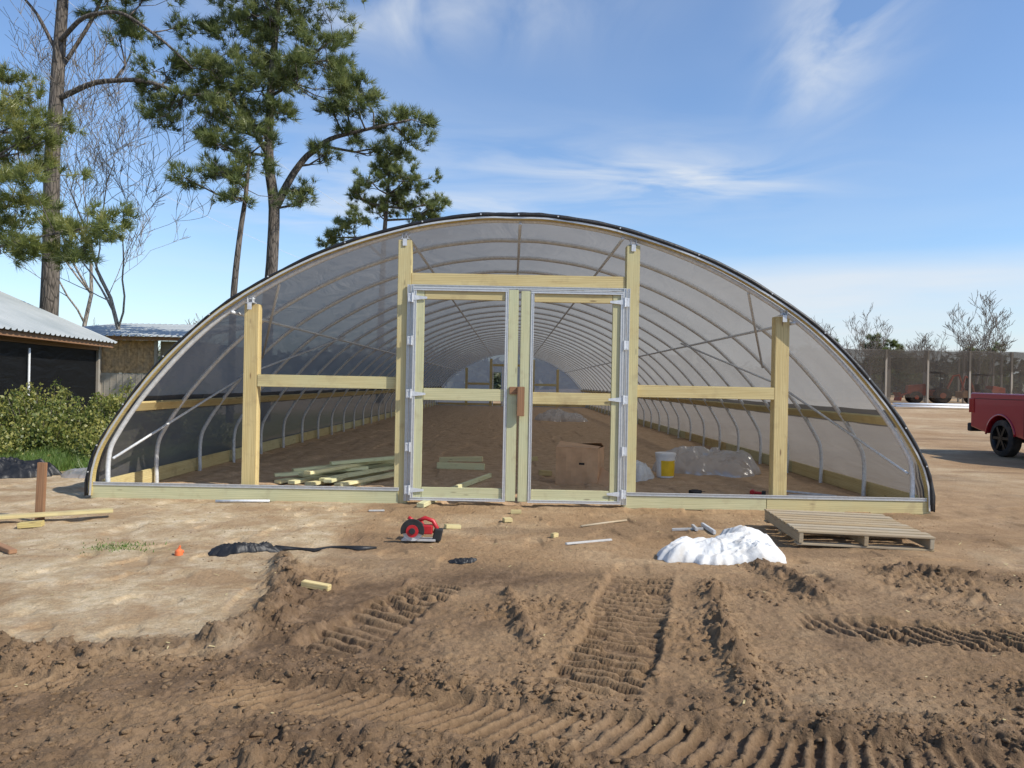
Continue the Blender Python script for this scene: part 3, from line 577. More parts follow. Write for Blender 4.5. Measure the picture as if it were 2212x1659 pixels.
b.add([lc((-W/2,-Dp/2,.01)),lc((W/2,-Dp/2,.01)),lc((W/2,Dp/2,.01)),lc((-W/2,Dp/2,.01))],[(0,1,2,3)])
b.build('box_body',M_card,(bx,by,bz),par=BX)
for A_,B_,C_,D_ in (((-W/2,-Dp/2,Hh),(W/2,-Dp/2,Hh),(W/2-.005,-.03,Hh+.015),(-W/2+.01,-.02,Hh+.07)),((-W/2,Dp/2,Hh),(W/2,Dp/2,Hh),(W/2-.01,.03,Hh+.07),(-W/2+.01,.0,Hh+.03)),((W/2+.0,-Dp/2-.01,.02),(W/2+.03,-Dp/2+.15,.26),(W/2+.17,-Dp/2+.05,.2),(W/2+.17,-Dp/2-.1,.02))):
    q=[lc(p) for p in (A_,B_,C_,D_)];nrm=(q[1]-q[0]).cross(q[3]-q[0]).normalized()*.005;b=MB();b.add(q+[k+nrm for k in q],[(0,1,2,3),(4,7,6,5),(0,4,5,1),(1,5,6,2),(2,6,7,3),(3,7,4,0)]);b.build('flap',M_card,tuple(q[0]),par=BX)
b=MB();b.add([lc((.04,-Dp/2-.022,.3)),lc((.12,-Dp/2-.022,.3)),lc((.12,-Dp/2-.022,.33)),lc((.04,-Dp/2-.022,.33))],[(0,1,2,3)]);b.build('hand_hole',M_blackm,tuple(lc((0,0,.3))),par=BX)
# bucket
x,y=2.44,12.1;z=gz(x,y);BK=empty('plastic_bucket',(x,y,z),"white plastic bucket with yellow label standing on the soil","bucket")
b=MB();b.tube([(x,y,z),(x,y,z+.02),(x,y,z+.33),(x,y,z+.335),(x,y,z+.36)],[.128,.134,.15,.158,.158],28);b.build('bucket_body',M_pvc,(x,y,z),True,sharp=40,par=BK)
b=MB();b.tube([(x,y,z+.36),(x,y,z+.385),(x,y,z+.39)],[.164,.164,.14],28);b.build('lid',M_pvc,(x,y,z+.36),True,sharp=40,par=BK)
b=MB();vs=[];n=20
for i in range(n+1):
    t=math.radians(-128+i*135/n)
    for zz_,r_ in ((.03,.1375),(.27,.1485)): vs.append((x+math.cos(t)*r_,y+math.sin(t)*r_,z+zz_))
b.add(vs,[(2*i,2*i+2,2*i+3,2*i+1) for i in range(n)]);b.build('yellow_label',M_yellow,(x,y-.14,z+.1),par=BK)
b=MB();b.tube([(x+math.cos(t)*.162,y-.02-abs(math.sin(t))*.10,z+.33-math.sin(t)*.14) for t in np.linspace(0,math.pi,14)],.003,6);b.build('handle',M_steel,(x,y,z+.3),True,par=BK)
# ------------------------------------------------------------------ pickup
def pickup():
    X0,X1=10.95,12.95;yr=18.35;g0=gz(11.9,17)
    T=empty('pickup_truck',(11.95,15.5,g0),"shiny red pickup truck with black wheels parked on the dirt","pickup truck")
    rw,fw,wr=1.15,4.75,.41
    def arcp(c,r=.50): return [(c-math.cos(t)*r,.42+math.sin(t)*r) for t in np.linspace(0,math.pi,14)]
    prof=[(.04,.62)]+[(.62,.50)]+[(a,max(.48,z)) for a,z in arcp(rw)]+[(2.0,.42),(3.9,.42)]+[(a,max(.44,z)) for a,z in arcp(fw)]+[(5.5,.45),(5.72,.55),(5.76,.95),(5.66,1.12),(4.35,1.22),(4.1,1.25),(2.15,1.27),(2.12,1.40),(.05,1.42),(0,1.38),(.03,1.15)]
    b=MB();b.prism(prof,(X0,yr,g0),(0,-1,0),(0,0,1),(X1-X0,0,0));b.build('body',M_truck,(11.95,15.5,g0),bevel=.035,par=T)
    b=MB();b.prism([(2.16,1.25),(2.22,1.80),(2.45,1.92),(3.75,1.92),(4.45,1.24)],(X0+.12,yr,g0),(0,-1,0),(0,0,1),(X1-X0-.24,0,0));b.build('cab',M_truck,(11.95,15.5,g0+1.2),bevel=.05,par=T)
    for xx in (X0+.108,X1-.118):
        for poly in ([(2.38,1.3),(2.42,1.74),(3.15,1.80),(3.15,1.3)],[(3.25,1.3),(3.25,1.80),(3.68,1.80),(4.2,1.3)]):
            b=MB();b.prism(poly,(xx,yr,g0),(0,-1,0),(0,0,1),(.01,0,0));b.build('window',M_glass,(xx,yr-3,g0+1.5),par=T)
    for xx,sg in ((X0,-1),(X1,1)):
        for s_ in (rw,fw):
            c=Vector((xx-sg*.13,yr-s_,g0+wr))
            b=MB();b.tube([c+Vector((sg*d,0,0)) for d in (-.13,-.12,-.10,.10,.12,.13)],[.30,.38,.41,.41,.38,.29],36,cap=False);ty=b.build('wheel',M_dirtytyre,tuple(c),True,sharp=35,par=T)
            b=MB();b.tube([c+Vector((sg*.05,0,0)),c+Vector((sg*.06,0,0))],.28,30);b.tube([c+Vector((sg*.05,0,0)),c+Vector((sg*.125,0,0))],.05,14)
            for k in range(6):
                a=k*math.pi/3;dv=Vector((0,math.cos(a),math.sin(a)));b.box(c+Vector((sg*.105,0,0))+dv*.16,(.03,.26,.06),Matrix.Rotation(a,3,'X'))
            b.tube([c+Vector((sg*.06,0,0)),c+Vector((sg*.128,0,0))],[.27,.30],30,cap=False)
            b.build('rim',M_rimb,tuple(c),par=ty)
            b=MB();b.tube([(xx+sg*.005,yr-s_-math.cos(t)*.51,g0+.42+math.sin(t)*.51) for t in np.linspace(.1,math.pi-.1,20)],.022,6);b.build('wheel_arch_trim',M_truck,(xx,yr-s_,g0+.9),True,par=T)
        b=MB();b.box((xx+sg*.002,yr-.08,g0+1.12),(.03,.2,.34));b.build('tail_light',M_tail,(xx,yr-.08,g0+1.12),bevel=.01,par=T)
    b=MB();b.box((11.95,yr+.06,g0+.60),(1.96,.16,.2));b.build('rear_bumper',M_blackm,(11.95,yr,g0+.6),bevel=.03,par=T)
    b=MB();b.box((X0-.002,yr-1.95,g0+.9),(.006,.012,.85));b.box((X0-.002,yr-1.15,g0+1.28),(.006,1.9,.012));b.build('body_seam',M_blackm,(X0,yr-1.9,g0+.9),par=T)
    b=MB();b.box((11.95,15.2,g0+.42),(1.5,5.0,.16));b.build('underbody',M_blackm,(11.95,15.2,g0+.4),par=T)
pickup()
# ------------------------------------------------------------------ trees
def pine(base,y0,limbs,pads,label,mat=M_needle,dens=105,needle=(.2,.36),nw=.0105,seed=1,spread=1.3,bark=M_bark,group=None,grow=1.0,K=28):
    r=np.random.default_rng(seed);rd=random.Random(seed)
    g0=gz(base,y0);T=empty('pine_tree',(base,y0,g0),label,"pine tree",group)
    b=MB();LP=[]
    for P,r0,r1 in limbs:
        pts=[Vector((x,y0+(dy if dy else 0),z)) for x,dy,z in P];D=[]
        for i in range(len(pts)-1):
            for k in range(5): D.append(pts[i].lerp(pts[i+1],k/5))
        D.append(pts[-1]);m=len(D)
        for i in range(1,m-1): D[i]=D[i]+Vector((rd.uniform(-1,1),rd.uniform(-1,1),0))*r0*.3
        for _ in range(2):
            D=[D[0]]+[(D[i-1]+D[i]*2+D[i+1])/4 for i in range(1,m-1)]+[D[-1]]
        R_=[r0+(r1-r0)*(i/(m-1)) for i in range(m)];b.tube(D,R_,10)
        LP+=[(D[i],R_[i]) for i in range(m)]
    Vt=[];var=[]
    for (x,z,rad) in pads:
        rad*=grow
        dy=r.uniform(-spread,spread);c=Vector((x,y0+dy,z))
        best=min(LP,key=lambda q:(q[0]-c).length+max(0,q[0].z-c.z+.2)*2.5)
        s=best[0];mid=s.lerp(c,.5)+Vector((rd.uniform(-.2,.2),rd.uniform(-.2,.2),-.18*(c-s).length*.5));rr_=min(best[1]*.6,.028+.02*(c-s).length)
        path=[s,s.lerp(mid,.6),mid,mid.lerp(c,.6),c];b.tube(path,[rr_,rr_*.85,rr_*.7,rr_*.5,rr_*.3],6)
        ns=max(6,int(12*rad));sub=r.normal(0,.62,(ns,3))*rad*np.array([1,1,.62])+np.array(c)
        for k in range(ns):
            e=Vector(sub[k]);s2=path[rd.choice((2,3,4))];m2=s2.lerp(e,.5)+Vector((0,0,-.1));b.tube([s2,m2,e],[rr_*.45,rr_*.3,.008],4,cap=False)
        n=int(dens*rad**1.7)+14
        idx=r.integers(0,ns,n);tp=sub[idx]+r.normal(0,.165,(n,3))*rad**.4*np.array([1.15,1.15,.75])
        outd=tp-np.array(c);outd/=np.linalg.norm(outd,axis=1)[:,None]+1e-6;td=outd*.7+np.array([0,0,.75])+r.normal(0,.35,(n,3));td/=np.linalg.norm(td,axis=1)[:,None]
        d=td[:,None,:]+r.normal(0,.62,(n,K,3));d/=np.linalg.norm(d,axis=2)[:,:,None];L=r.uniform(*needle,(n,K,1))
        p=tp[:,None,:]+r.normal(0,.03,(n,K,3));s=np.cross(d,r.normal(0,1,(n,K,3)));s/=np.linalg.norm(s,axis=2)[:,:,None]
        tri=np.stack([p-s*nw,p+s*nw,p+d*L],2);Vt.append(tri.reshape(-1,3))
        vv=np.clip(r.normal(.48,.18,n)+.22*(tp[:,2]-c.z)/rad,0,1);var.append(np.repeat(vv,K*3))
    V=np.concatenate(Vt);F=np.arange(len(V)).reshape(-1,3)
    b.build('trunk',bark,(base,y0,g0),True,par=T)
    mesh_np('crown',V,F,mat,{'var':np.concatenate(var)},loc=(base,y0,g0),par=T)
    return T
padsB=[(-8.3,16.0,1.0),(-7.6,14.9,1.1),(-9.0,14.7,1.0),(-8.2,13.7,1.15),(-6.95,13.4,.85),(-9.6,13.0,.95),(-6.6,12.5,.8),(-8.8,12.2,1.0),(-7.6,12.4,1.0),(-10.3,12.2,.8),(-6.1,11.5,.75),(-7.1,11.2,.85),(-9.5,11.3,.95),(-8.4,10.9,.85),(-5.3,10.7,.6),(-4.3,10.45,.6),(-3.55,10.5,.5),(-3.75,9.8,.5),(-4.7,9.7,.5),(-5.6,9.9,.5),(-9.8,10.2,.75),(-9.0,9.7,.7),(-7.3,8.0,.36),(-7.25,7.5,.32),(-6.5,9.0,.42),(-10.6,11.2,.6),(-7.9,10.1,.55),(-10.0,9.3,.45),(-6.2,10.5,.5),(-5.3,11.3,.5),(-9.2,13.9,.9),(-6.7,14.3,.7)]
pine(-8.35,26,[([(-8.4,0,-.3),(-8.3,0,4),(-8.15,0,7.3),(-8.45,0,9),(-8.35,0,11.5),(-8.25,.2,14),(-8.3,0,16.5)],.25,.07),
 ([(-8.15,0,7.2),(-7.75,.2,8.2),(-7.2,.3,9.1),(-6.4,.3,9.7),(-5.2,.2,10.0),(-3.6,0,10.3)],.15,.035),
 ([(-8.4,0,9.0),(-9.2,-.4,10.4),(-10.3,-.6,11.8)],.09,.03),([(-8.35,0,11.5),(-7.2,.4,12.5),(-6.4,.5,13.2)],.08,.03)],padsB,"tall twin-stemmed pine tree with clumped green crown",seed=3,grow=1.02,dens=115)
pine(-9.25,24.5,[([(-9.0,0,-.3),(-8.95,0,4.5),(-8.65,0,6.8),(-8.5,0,8.6)],.13,.05)],[(-8.5,8.5,.5),(-8.75,7.6,.4),(-9.9,8.1,.45),(-10.4,7.7,.4),(-9.2,7.95,.4),(-8.6,7.1,.35),(-9.6,8.9,.4),(-8.0,9.2,.4)],"slender pine tree with a small crown",seed=5,spread=.5)
padsA=[(-11.4,11.4,.55),(-10.6,11.6,.5),(-12.1,10.3,.5),(-11.3,9.75,.42),(-10.3,10.9,.5),(-12.4,13.1,.7),(-13.5,13.9,.8),(-11.9,14,.7),(-11.0,13.2,.5),(-14,15.5,1),(-15,16.5,1.2),(-16,15,1),(-9.9,11.7,.45),(-10.8,10.2,.4),(-12.9,12.4,.4),(-11.9,11.0,.4)]
pine(-15.1,25,[([(-15.1,0,-.3),(-15.1,0,5),(-15.0,0,10),(-14.85,0,13.5),(-14.9,0,17)],.31,.12),
 ([(-15.0,0,10.4),(-13.6,-.3,10.9),(-12,-.4,10.95),(-10.6,-.3,10.5),(-9.6,-.3,10.6)],.10,.03),
 ([(-15.0,0,12.2),(-13.9,-.5,12.9),(-12.6,-.7,13.0),(-11.4,-.6,12.2),(-10.4,-.5,11.3)],.08,.03),
 ([(-15.0,0,11.2),(-14.0,.3,13.2),(-13.4,.3,14.8)],.07,.04),
 ([(-15.05,0,9.1),(-15.8,0,10.2),(-16.8,0,10.6)],.06,.03),([(-15.05,0,12.0),(-15.7,0,13.2),(-16.6,0,14.2)],.07,.03)],padsA,"huge old pine tree with thick trunk and long side limbs",seed=8,spread=.8)
padsL=[(-13.5,8.3,.65),(-13.9,7.5,.6),(-13.1,7.1,.75),(-12.8,7.7,.5),(-14.2,6.6,.6),(-13.3,6.3,.6),(-12.6,6.4,.4),(-12.2,5.5,.4),(-11.6,5.3,.4),(-11.0,5.65,.45),(-10.6,5.2,.35),(-12.9,4.8,.6),(-12.2,4.7,.4),(-11.3,4.7,.4),(-13.9,5.2,.6),(-13.7,9.2,.5),(-14.3,8.4,.6),(-13.6,5.9,.6)]
pine(-14.5,20.5,[([(-14.6,0,-.3),(-14.5,0,5),(-14.3,0,9.5)],.16,.05),([(-14.5,0,4.6),(-12.9,-.2,5.0),(-11.0,-.2,5.4)],.05,.02)],padsL,"younger pine tree with yellowish green foliage",M_needley,seed=9,spread=.6,grow=1.0)
padsC=[(-8.3,15.9,.8),(-8.0,15.1,1.0),(-6.9,14.5,.9),(-9.4,14.3,.9),(-6.0,13.2,.8),(-5.3,12.7,.6),(-7.7,13.2,.9),(-10.2,13.3,.6),(-11.2,11.2,.8),(-12.1,10.6,.7),(-10.2,11.8,.7),(-6.5,12.0,.7),(-8.9,12.6,.8),(-7.5,14.0,.8),(-5.8,12.0,.6)]
pine(-8.6,50,[([(-8.6,0,-.3),(-8.6,0,7),(-8.4,0,12),(-8.2,0,16)],.26,.07),([(-8.6,0,9.5),(-10,0,10.8),(-11.9,0,10.7)],.1,.04)],padsC,"distant pine tree rising behind the greenhouse",seed=12,dens=85,needle=(.25,.45),nw=.018,grow=1.08)
def bare_mesh(seed,H,r0,levels=5,up=.35,minr=.012,spread=.65,kids=4):
    rd=random.Random(seed);b=MB();stack=[(Vector((0,0,-.2)),Vector((0,0,1)),H*.42,r0,0)]
    while stack:
        p,d,L,r,lv=stack.pop();pts=[p];dd=d.copy();n=5
        for i in range(n):
            dd=(dd+Vector((rd.uniform(-1,1),rd.uniform(-1,1),rd.uniform(-.4,1)*up))*.22).normalized();pts.append(pts[-1]+dd*L/n)
        R_=[max(minr,r*(1-.5*i/n)) for i in range(n+1)];b.tube(pts,R_,7 if lv<2 else 3,mi=0 if lv<1 else 1,cap=False)
        if lv<levels:
            for k in range(kids if lv else kids+1):
                i=rd.randint(2,n)
                if lv==0:i=rd.randint(3,n)
                sd=Matrix.Rotation(rd.uniform(0,6.28),3,dd)@dd.orthogonal().normalized()
                nd_=(dd*(1-.45*spread)+sd*spread+Vector((0,0,up*.6))).normalized()
                stack.append((pts[i],nd_,L*rd.uniform(.5,.8),max(minr,R_[i]*rd.uniform(.45,.7)),lv+1))
    return b
def bare_tree(x,y,seed,H,r0,label,mat=M_barkp,minr=.012,levels=5,group=None,kids=4,spread=.65,up=.35):
    g0=gz(x,y);T=empty('bare_tree',(x,y,g0),label,"leafless tree",group)
    b=bare_mesh(seed,H,r0,levels,up,minr,spread,kids)
    for q,nm in ((0,'trunk'),(1,'crown')):
        F_=[f for f,m_ in zip(b.f,b.m) if m_==q];used=sorted({i for f in F_ for i in f});mp={k:i for i,k in enumerate(used)};z=MB();z.v=[tuple(Vector(b.v[k])+Vector((x,y,g0))) for k in used];z.f=[tuple(mp[i] for i in f) for f in F_];z.m=[0]*len(F_)
        z.build(nm,mat,(x,y,g0),True,par=T)
bare_tree(-15.0,31,4,14.5,.12,"leafless tree with pale fine branches behind the shed",minr=.008,kids=3,levels=6,up=.5)
bare_tree(-18.5,33,14,15.5,.13,"leafless tree with pale branches beside a big pine",minr=.008,kids=3,levels=6,up=.5)
bare_tree(-26,60,15,8,.12,"small leafless tree behind the shed",minr=.016,levels=4)
bare_tree(-29,58,16,7,.12,"small leafless tree behind the shed",minr=.016,levels=4)
M_barkd=barkmat('far_bark',(.13,.115,.10),(.25,.22,.19))
for i,(x,y,H,k) in enumerate([(48,120,11,3),(52.5,112,13,3),(57,118,11.5,3),(64,118,11,3),(55.5,92,13.5,3),(58.5,95,12,3),(70,130,12,3),(66.5,114,11,3)]):
    bare_tree(x,y,30+i,H,.2,"distant leafless tree on the skyline",M_barkd,minr=.022,levels=5,group="leafless trees along the skyline",kids=k,up=.6,spread=.65)
for i,(x,y,H) in enumerate([(55.5,118,9.5),(58.5,119,9),(51,122,9),(48,126,8),(62,122,8.5),(78,125,9),(71,118,8),(45.5,128,8)]):
    pine(x,y,[([(x,0,-.3),(x,0,H)],.2,.06)],[(x+dx,H*k,rr_) for dx,k,rr_ in ((0,.98,.8),(-.8,.85,1.0),(.9,.8,1.0),(-.3,.68,1.3),(1,.6,1.2),(-1.2,.55,1.2),(.3,.45,1.3),(-1.5,.35,1.2),(1.6,.38,1.2))],"distant small pine on the skyline",seed=60+i,dens=45,needle=(.4,.7),nw=.05,group="small pines along the skyline",K=18)
r=np.random.default_rng(77)
n=24000;x=r.uniform(-320,330,n);y=r.uniform(190,235,n);hh_=4.0+9.0*fbm(x*.05,y*.02,4,170);z=r.random(n)*hh_;p=np.stack([x,y,z],-1);d=r.normal(0,1,(n,3,3))*np.array([1.2,1.2,1.0]);Vt=(p[:,None]+d).reshape(-1,3)
fw=mesh_np('far_woodland',Vt,np.arange(len(Vt)).reshape(-1,3),M_far,{'var':np.repeat(r.random(n),3)});meta(fw,"low hazy woodland along the horizon","woodland",kind="stuff")
# ------------------------------------------------------------------ shrubs and grass
def bush(x,y,sx,sy,h,seed,label):
    r=np.random.default_rng(seed);g0=gz(x,y);T=empty('shrub',(x,y,g0),label,"shrub","leafy shrubs beside the greenhouse")
    b=MB();tips=[]
    for k in range(34):
        a=r.uniform(0,6.28);q=r.uniform(.2,1.1);e=np.array((x+math.cos(a)*sx*q,y+math.sin(a)*sy*q,g0+h*r.uniform(.6,1.65)*(1.1-.4*q)));s0=np.array((x+math.cos(a)*.1,y+math.sin(a)*.1,g0-.05));m0=(s0+e)/2+np.array((0,0,-.05))
        for t in (.6,.75,.9,1.0): tips.append(m0*(2-2*t)+e*(2*t-1))
        b.tube([tuple(s0),tuple(m0),tuple(e)],[.016,.010,.004],5,cap=False)
    b.build('stems',M_bark,(x,y,g0),par=T)
    ns=26;a=r.uniform(0,6.28,ns);q=r.random(ns)**.5;sc=np.stack([x+np.cos(a)*sx*q,y+np.sin(a)*sy*q,g0+h*(.05+.65*r.random(ns))*(1-.35*q**2)],-1);sc=np.concatenate([sc,np.array(tips)])
    n=6600;k=r.integers(0,len(sc),n);k[:2600]=r.integers(0,ns,2600);tp=sc[k]+r.normal(0,1,(n,3))*np.where(k<ns,.17,.055)[:,None];tp[:,2]=np.maximum(tp[:,2],g0+.02)
    d=r.normal(0,1,(n,3))+np.array([0,0,.7]);d/=np.linalg.norm(d,axis=1)[:,None];s=np.cross(d,r.normal(0,1,(n,3)));s/=np.linalg.norm(s,axis=1)[:,None];L=r.uniform(.035,.085,(n,1))
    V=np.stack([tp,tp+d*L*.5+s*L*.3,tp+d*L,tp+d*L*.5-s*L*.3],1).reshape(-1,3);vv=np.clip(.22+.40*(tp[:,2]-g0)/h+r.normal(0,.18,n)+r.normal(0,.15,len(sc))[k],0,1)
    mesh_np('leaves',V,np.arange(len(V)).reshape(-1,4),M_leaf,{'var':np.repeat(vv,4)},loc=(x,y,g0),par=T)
for i,(x,y,sx,sy,h) in enumerate([(-9.6,13.6,.8,.7,.66),(-8.5,13.9,.8,.7,.78),(-7.5,14.3,.7,.6,.62),(-9.2,15.2,.9,.7,.85),(-8.0,15.4,.8,.7,.72),(-6.9,15.6,.7,.7,.8),(-10.2,15.6,.8,.8,.75),(-7.3,17.2,.9,.8,.9),(-8.8,17.3,.9,.8,.8),(-6.3,14.4,.5,.5,.6),(-9.0,12.9,.6,.4,.42),(-7.0,13.2,.5,.4,.42),(-7.9,12.8,.45,.35,.45),(-8.2,11.9,.3,.3,.25),(-6.6,12.3,.35,.3,.28)]):
    bush(x,y,sx,sy,h,300+i,"wild leafy shrub with yellowish green new growth")
def blades(name,n,fx,h,seed,label):
    r=np.random.default_rng(seed);x,y=fx(r,n);z=height(x,y);k=len(x);p=np.stack([x,y,z],-1);hh_=h*r.uniform(.3,1.2,(k,1))*(.4+1.2*fbm(x*2,y*2,2,190))[:,None];a=r.uniform(0,6.28,k);s=np.stack([np.cos(a),np.sin(a),0*a],-1)*.006
    tip=p+np.c_[r.normal(0,.35,(k,2))*hh_,hh_[:,0]];V=np.stack([p-s,p+s,tip],1).reshape(-1,3)
    o=mesh_np(name,V,np.arange(len(V)).reshape(-1,3),M_grass,{'var':np.repeat(r.random(k),3)});meta(o,label,"grass",kind="stuff")
def f1(r,n):
    x=r.uniform(-11,-5.3,n);y=r.uniform(10.8,14.5,n);k=fbm(x*1.8,y*1.8,3,180)+.25*(y-11.7)/2>.44+.1*r.random(n);return x[k],y[k]
blades('green_weeds',80000,f1,.2,5,"bright green weeds and grass beside the shrubs")
blades('grass_tuft',260,lambda r,n:(r.normal(-3.25,.14,n),r.normal(6.4,.1,n)),.022,6,"thin patch of young grass on sandy dirt")
# ------------------------------------------------------------------ sheds
def corr(name,P0,along,up,la,lu,pitch,amp,mat,par):
    P0=Vector(P0);al=Vector(along).normalized();u=Vector(up).normalized();n=al.cross(u).normalized()
    if n.z<0:n=-n
    k=int(la/pitch)*8;V=[]
    for i in range(k+1):
        s=la*i/k;h=amp*(1.0,.5,0,0,0,0,0,.5)[i%8]
        for t in (0,lu): V.append(P0+al*s+u*t+n*h)
    V=np.array([v[:] for v in V]);F=np.array([[2*i,2*i+2,2*i+3,2*i+1] for i in range(k)]);return mesh_np(name,V,F,mat,loc=tuple(P0),par=par)
s1=empty('open_shed',(-12.5,17,0),"low barn with corrugated metal roof and black shade-cloth walls","shed")
A0=Vector((-9.55,12.5,2.30));A1=Vector((-10.62,20.6,2.30));al=(A1-A0);per=Vector((-al.y,al.x,0)).normalized()
if per.x>0:per=-per
upv=(per+Vector((0,0,.43))).normalized()
corr('roof',A0,al,upv,al.length,5.2,.24,.05,M_roof,s1)
rid=A0+upv*5.2;corr('roof',rid,al,(per-Vector((0,0,.43))).normalized(),al.length,5.2,.24,.05,M_roof,s1)
ind=per*.45
p=A0+ind;q=A1+ind-al.normalized()*.15;b=MB();b.add([(p.x,p.y,0),(q.x,q.y,0),(q.x,q.y,2.2),(p.x,p.y,2.2)],[(0,1,2,3)]);b.build('shade_cloth_wall',M_shaded,tuple(p),par=s1)
e0=A1+ind-al.normalized()*.15;e1=e0+per*8.4
b=MB();b.add([(e0.x,e0.y,0),(e1.x,e1.y,0),(e1.x,e1.y,2.3),((e0.x+e1.x)/2,(e0.y+e1.y)/2,4.1),(e0.x,e0.y,2.3)],[(0,1,2,3,4)]);b.build('gable_wall',M_ply,tuple(e0),par=s1)
for t in (.3,.62,.985):
    p=A0+al*t+per*(.42 if t>.9 else .52);board('post',(p.x,p.y,0),(p.x,p.y,2.28),.08,.08,M_ply,(1,0,0),s1)
p=A0+al*.52+per*.38;b=MB();b.tube([(p.x,p.y,.3),(p.x,p.y,2.0)],.025,8);b.build('pvc_post',M_pvc,(p.x,p.y,.3),par=s1)
board('fascia',tuple(A0+per*.1+Vector((0,0,-.06))),tuple(A1+per*.1+Vector((0,0,-.06))),.12,.03,M_redw,(0,0,1),s1)
board('eave_beam',tuple(A0+per*.42+Vector((0,0,-.12))),tuple(A1+per*.42+Vector((0,0,-.12))),.16,.05,M_redw,(0,0,1),s1)
s2=empty('board_shed',(-14,30,0),"old shed with low metal roof and brown and grey board walls","shed")
yb=28
for x0,x1,z0,z1,m_,nm,dy in ((-17,-12.95,1.55,2.75,M_osb,'brown_wall_panel',0),(-17,-12.95,0,1.54,M_ply,'plywood_wall_panel',-.03),(-12.94,-11.4,0,2.75,M_ply,'board_wall',.25)):
    b=MB();b.box(((x0+x1)/2,yb+dy,(z0+z1)/2),(x1-x0,.06,z1-z0))
    k=int((x1-x0)/.23)
    for j in range(k): b.box((x0+.1+j*.23,yb+dy-.035,(z0+z1)/2),(.03 if nm!='board_wall' else .05,.012,z1-z0-.01))
    b.build(nm,m_,((x0+x1)/2,yb+dy,z0),par=s2)
b=MB();b.box((-11.37,31.2,1.37),(.06,5.8,2.74));b.build('side_wall',M_ply,(-11.4,31,0),par=s2)
for x in (-16.9,-15,-12.95,-11.5): board('post',(x,yb-.1,0),(x,yb-.1,2.75),.1,.1,M_ply,(1,0,0),s2)
corr('roof',(-17.5,27.3,2.86),(1,0,.0),(0,1,.13),6.4,7,.25,.05,M_roof,s2)
board('eave_beam',(-17.4,27.5,2.80),(-11.2,27.5,2.80),.14,.05,M_redw,(0,0,1),s2)
# shade house
s3=empty('shade_house',(44,75,gz(44,70)),"long see-through brown shade-mesh structure on timber posts","shade house")
gh=gz(44,66);yf=66
for x in np.arange(28.5,62,3.6):
    for y in (yf,yf+7,yf+14): board('post',(x,y,gh-.2),(x,y,gh+4.55),.16,.16,M_ply,(1,0,0),s3)
b=MB();b.add([(28.3,yf-.1,gh+4.6),(63,yf-.1,gh+4.6),(63,yf+20,gh+4.75),(28.3,yf+20,gh+4.75)],[(0,1,2,3)]);b.build('shade_cloth_roof',M_shade,(44,yf,gh+4.6),par=s3)
def drape(name,x0,x1,y,z0f,z1f,mat):
    b=MB();n=90;xx=np.linspace(x0,x1,n);vs=[]
    for x in xx: vs+=[(x,y+.1*math.sin(x*2),z0f(x)),(x,y,z1f(x))]
    b.add(vs,[(2*i,2*i+2,2*i+3,2*i+1) for i in range(n-1)]);b.build(name,mat,(x0,y,gh+4.6),par=s3)
sagf=lambda x:gh+4.6-.12*abs(math.sin((x-28.5)*math.pi/3.6))
drape('shade_cloth_valance',28.3,63,yf-.12,lambda x:gh+3.0-.5*abs(math.sin(x*math.pi/3.6)),sagf,M_shade)
drape('shade_cloth_wall',28.3,63,yf-.02,lambda x:gh+.5,sagf,M_shade)
drape('shade_cloth_wall',28.3,63,yf+18,lambda x:gh+.8,lambda x:gh+4.6,M_shade)
b=MB();b.add([(28.3,yf,gh),(28.3,yf+20,gh),(28.3,yf+20,gh+4.6),(28.3,yf,gh+4.6)],[(0,1,2,3)]);b.build('shade_cloth_wall',M_shade,(28.3,yf,gh),par=s3)
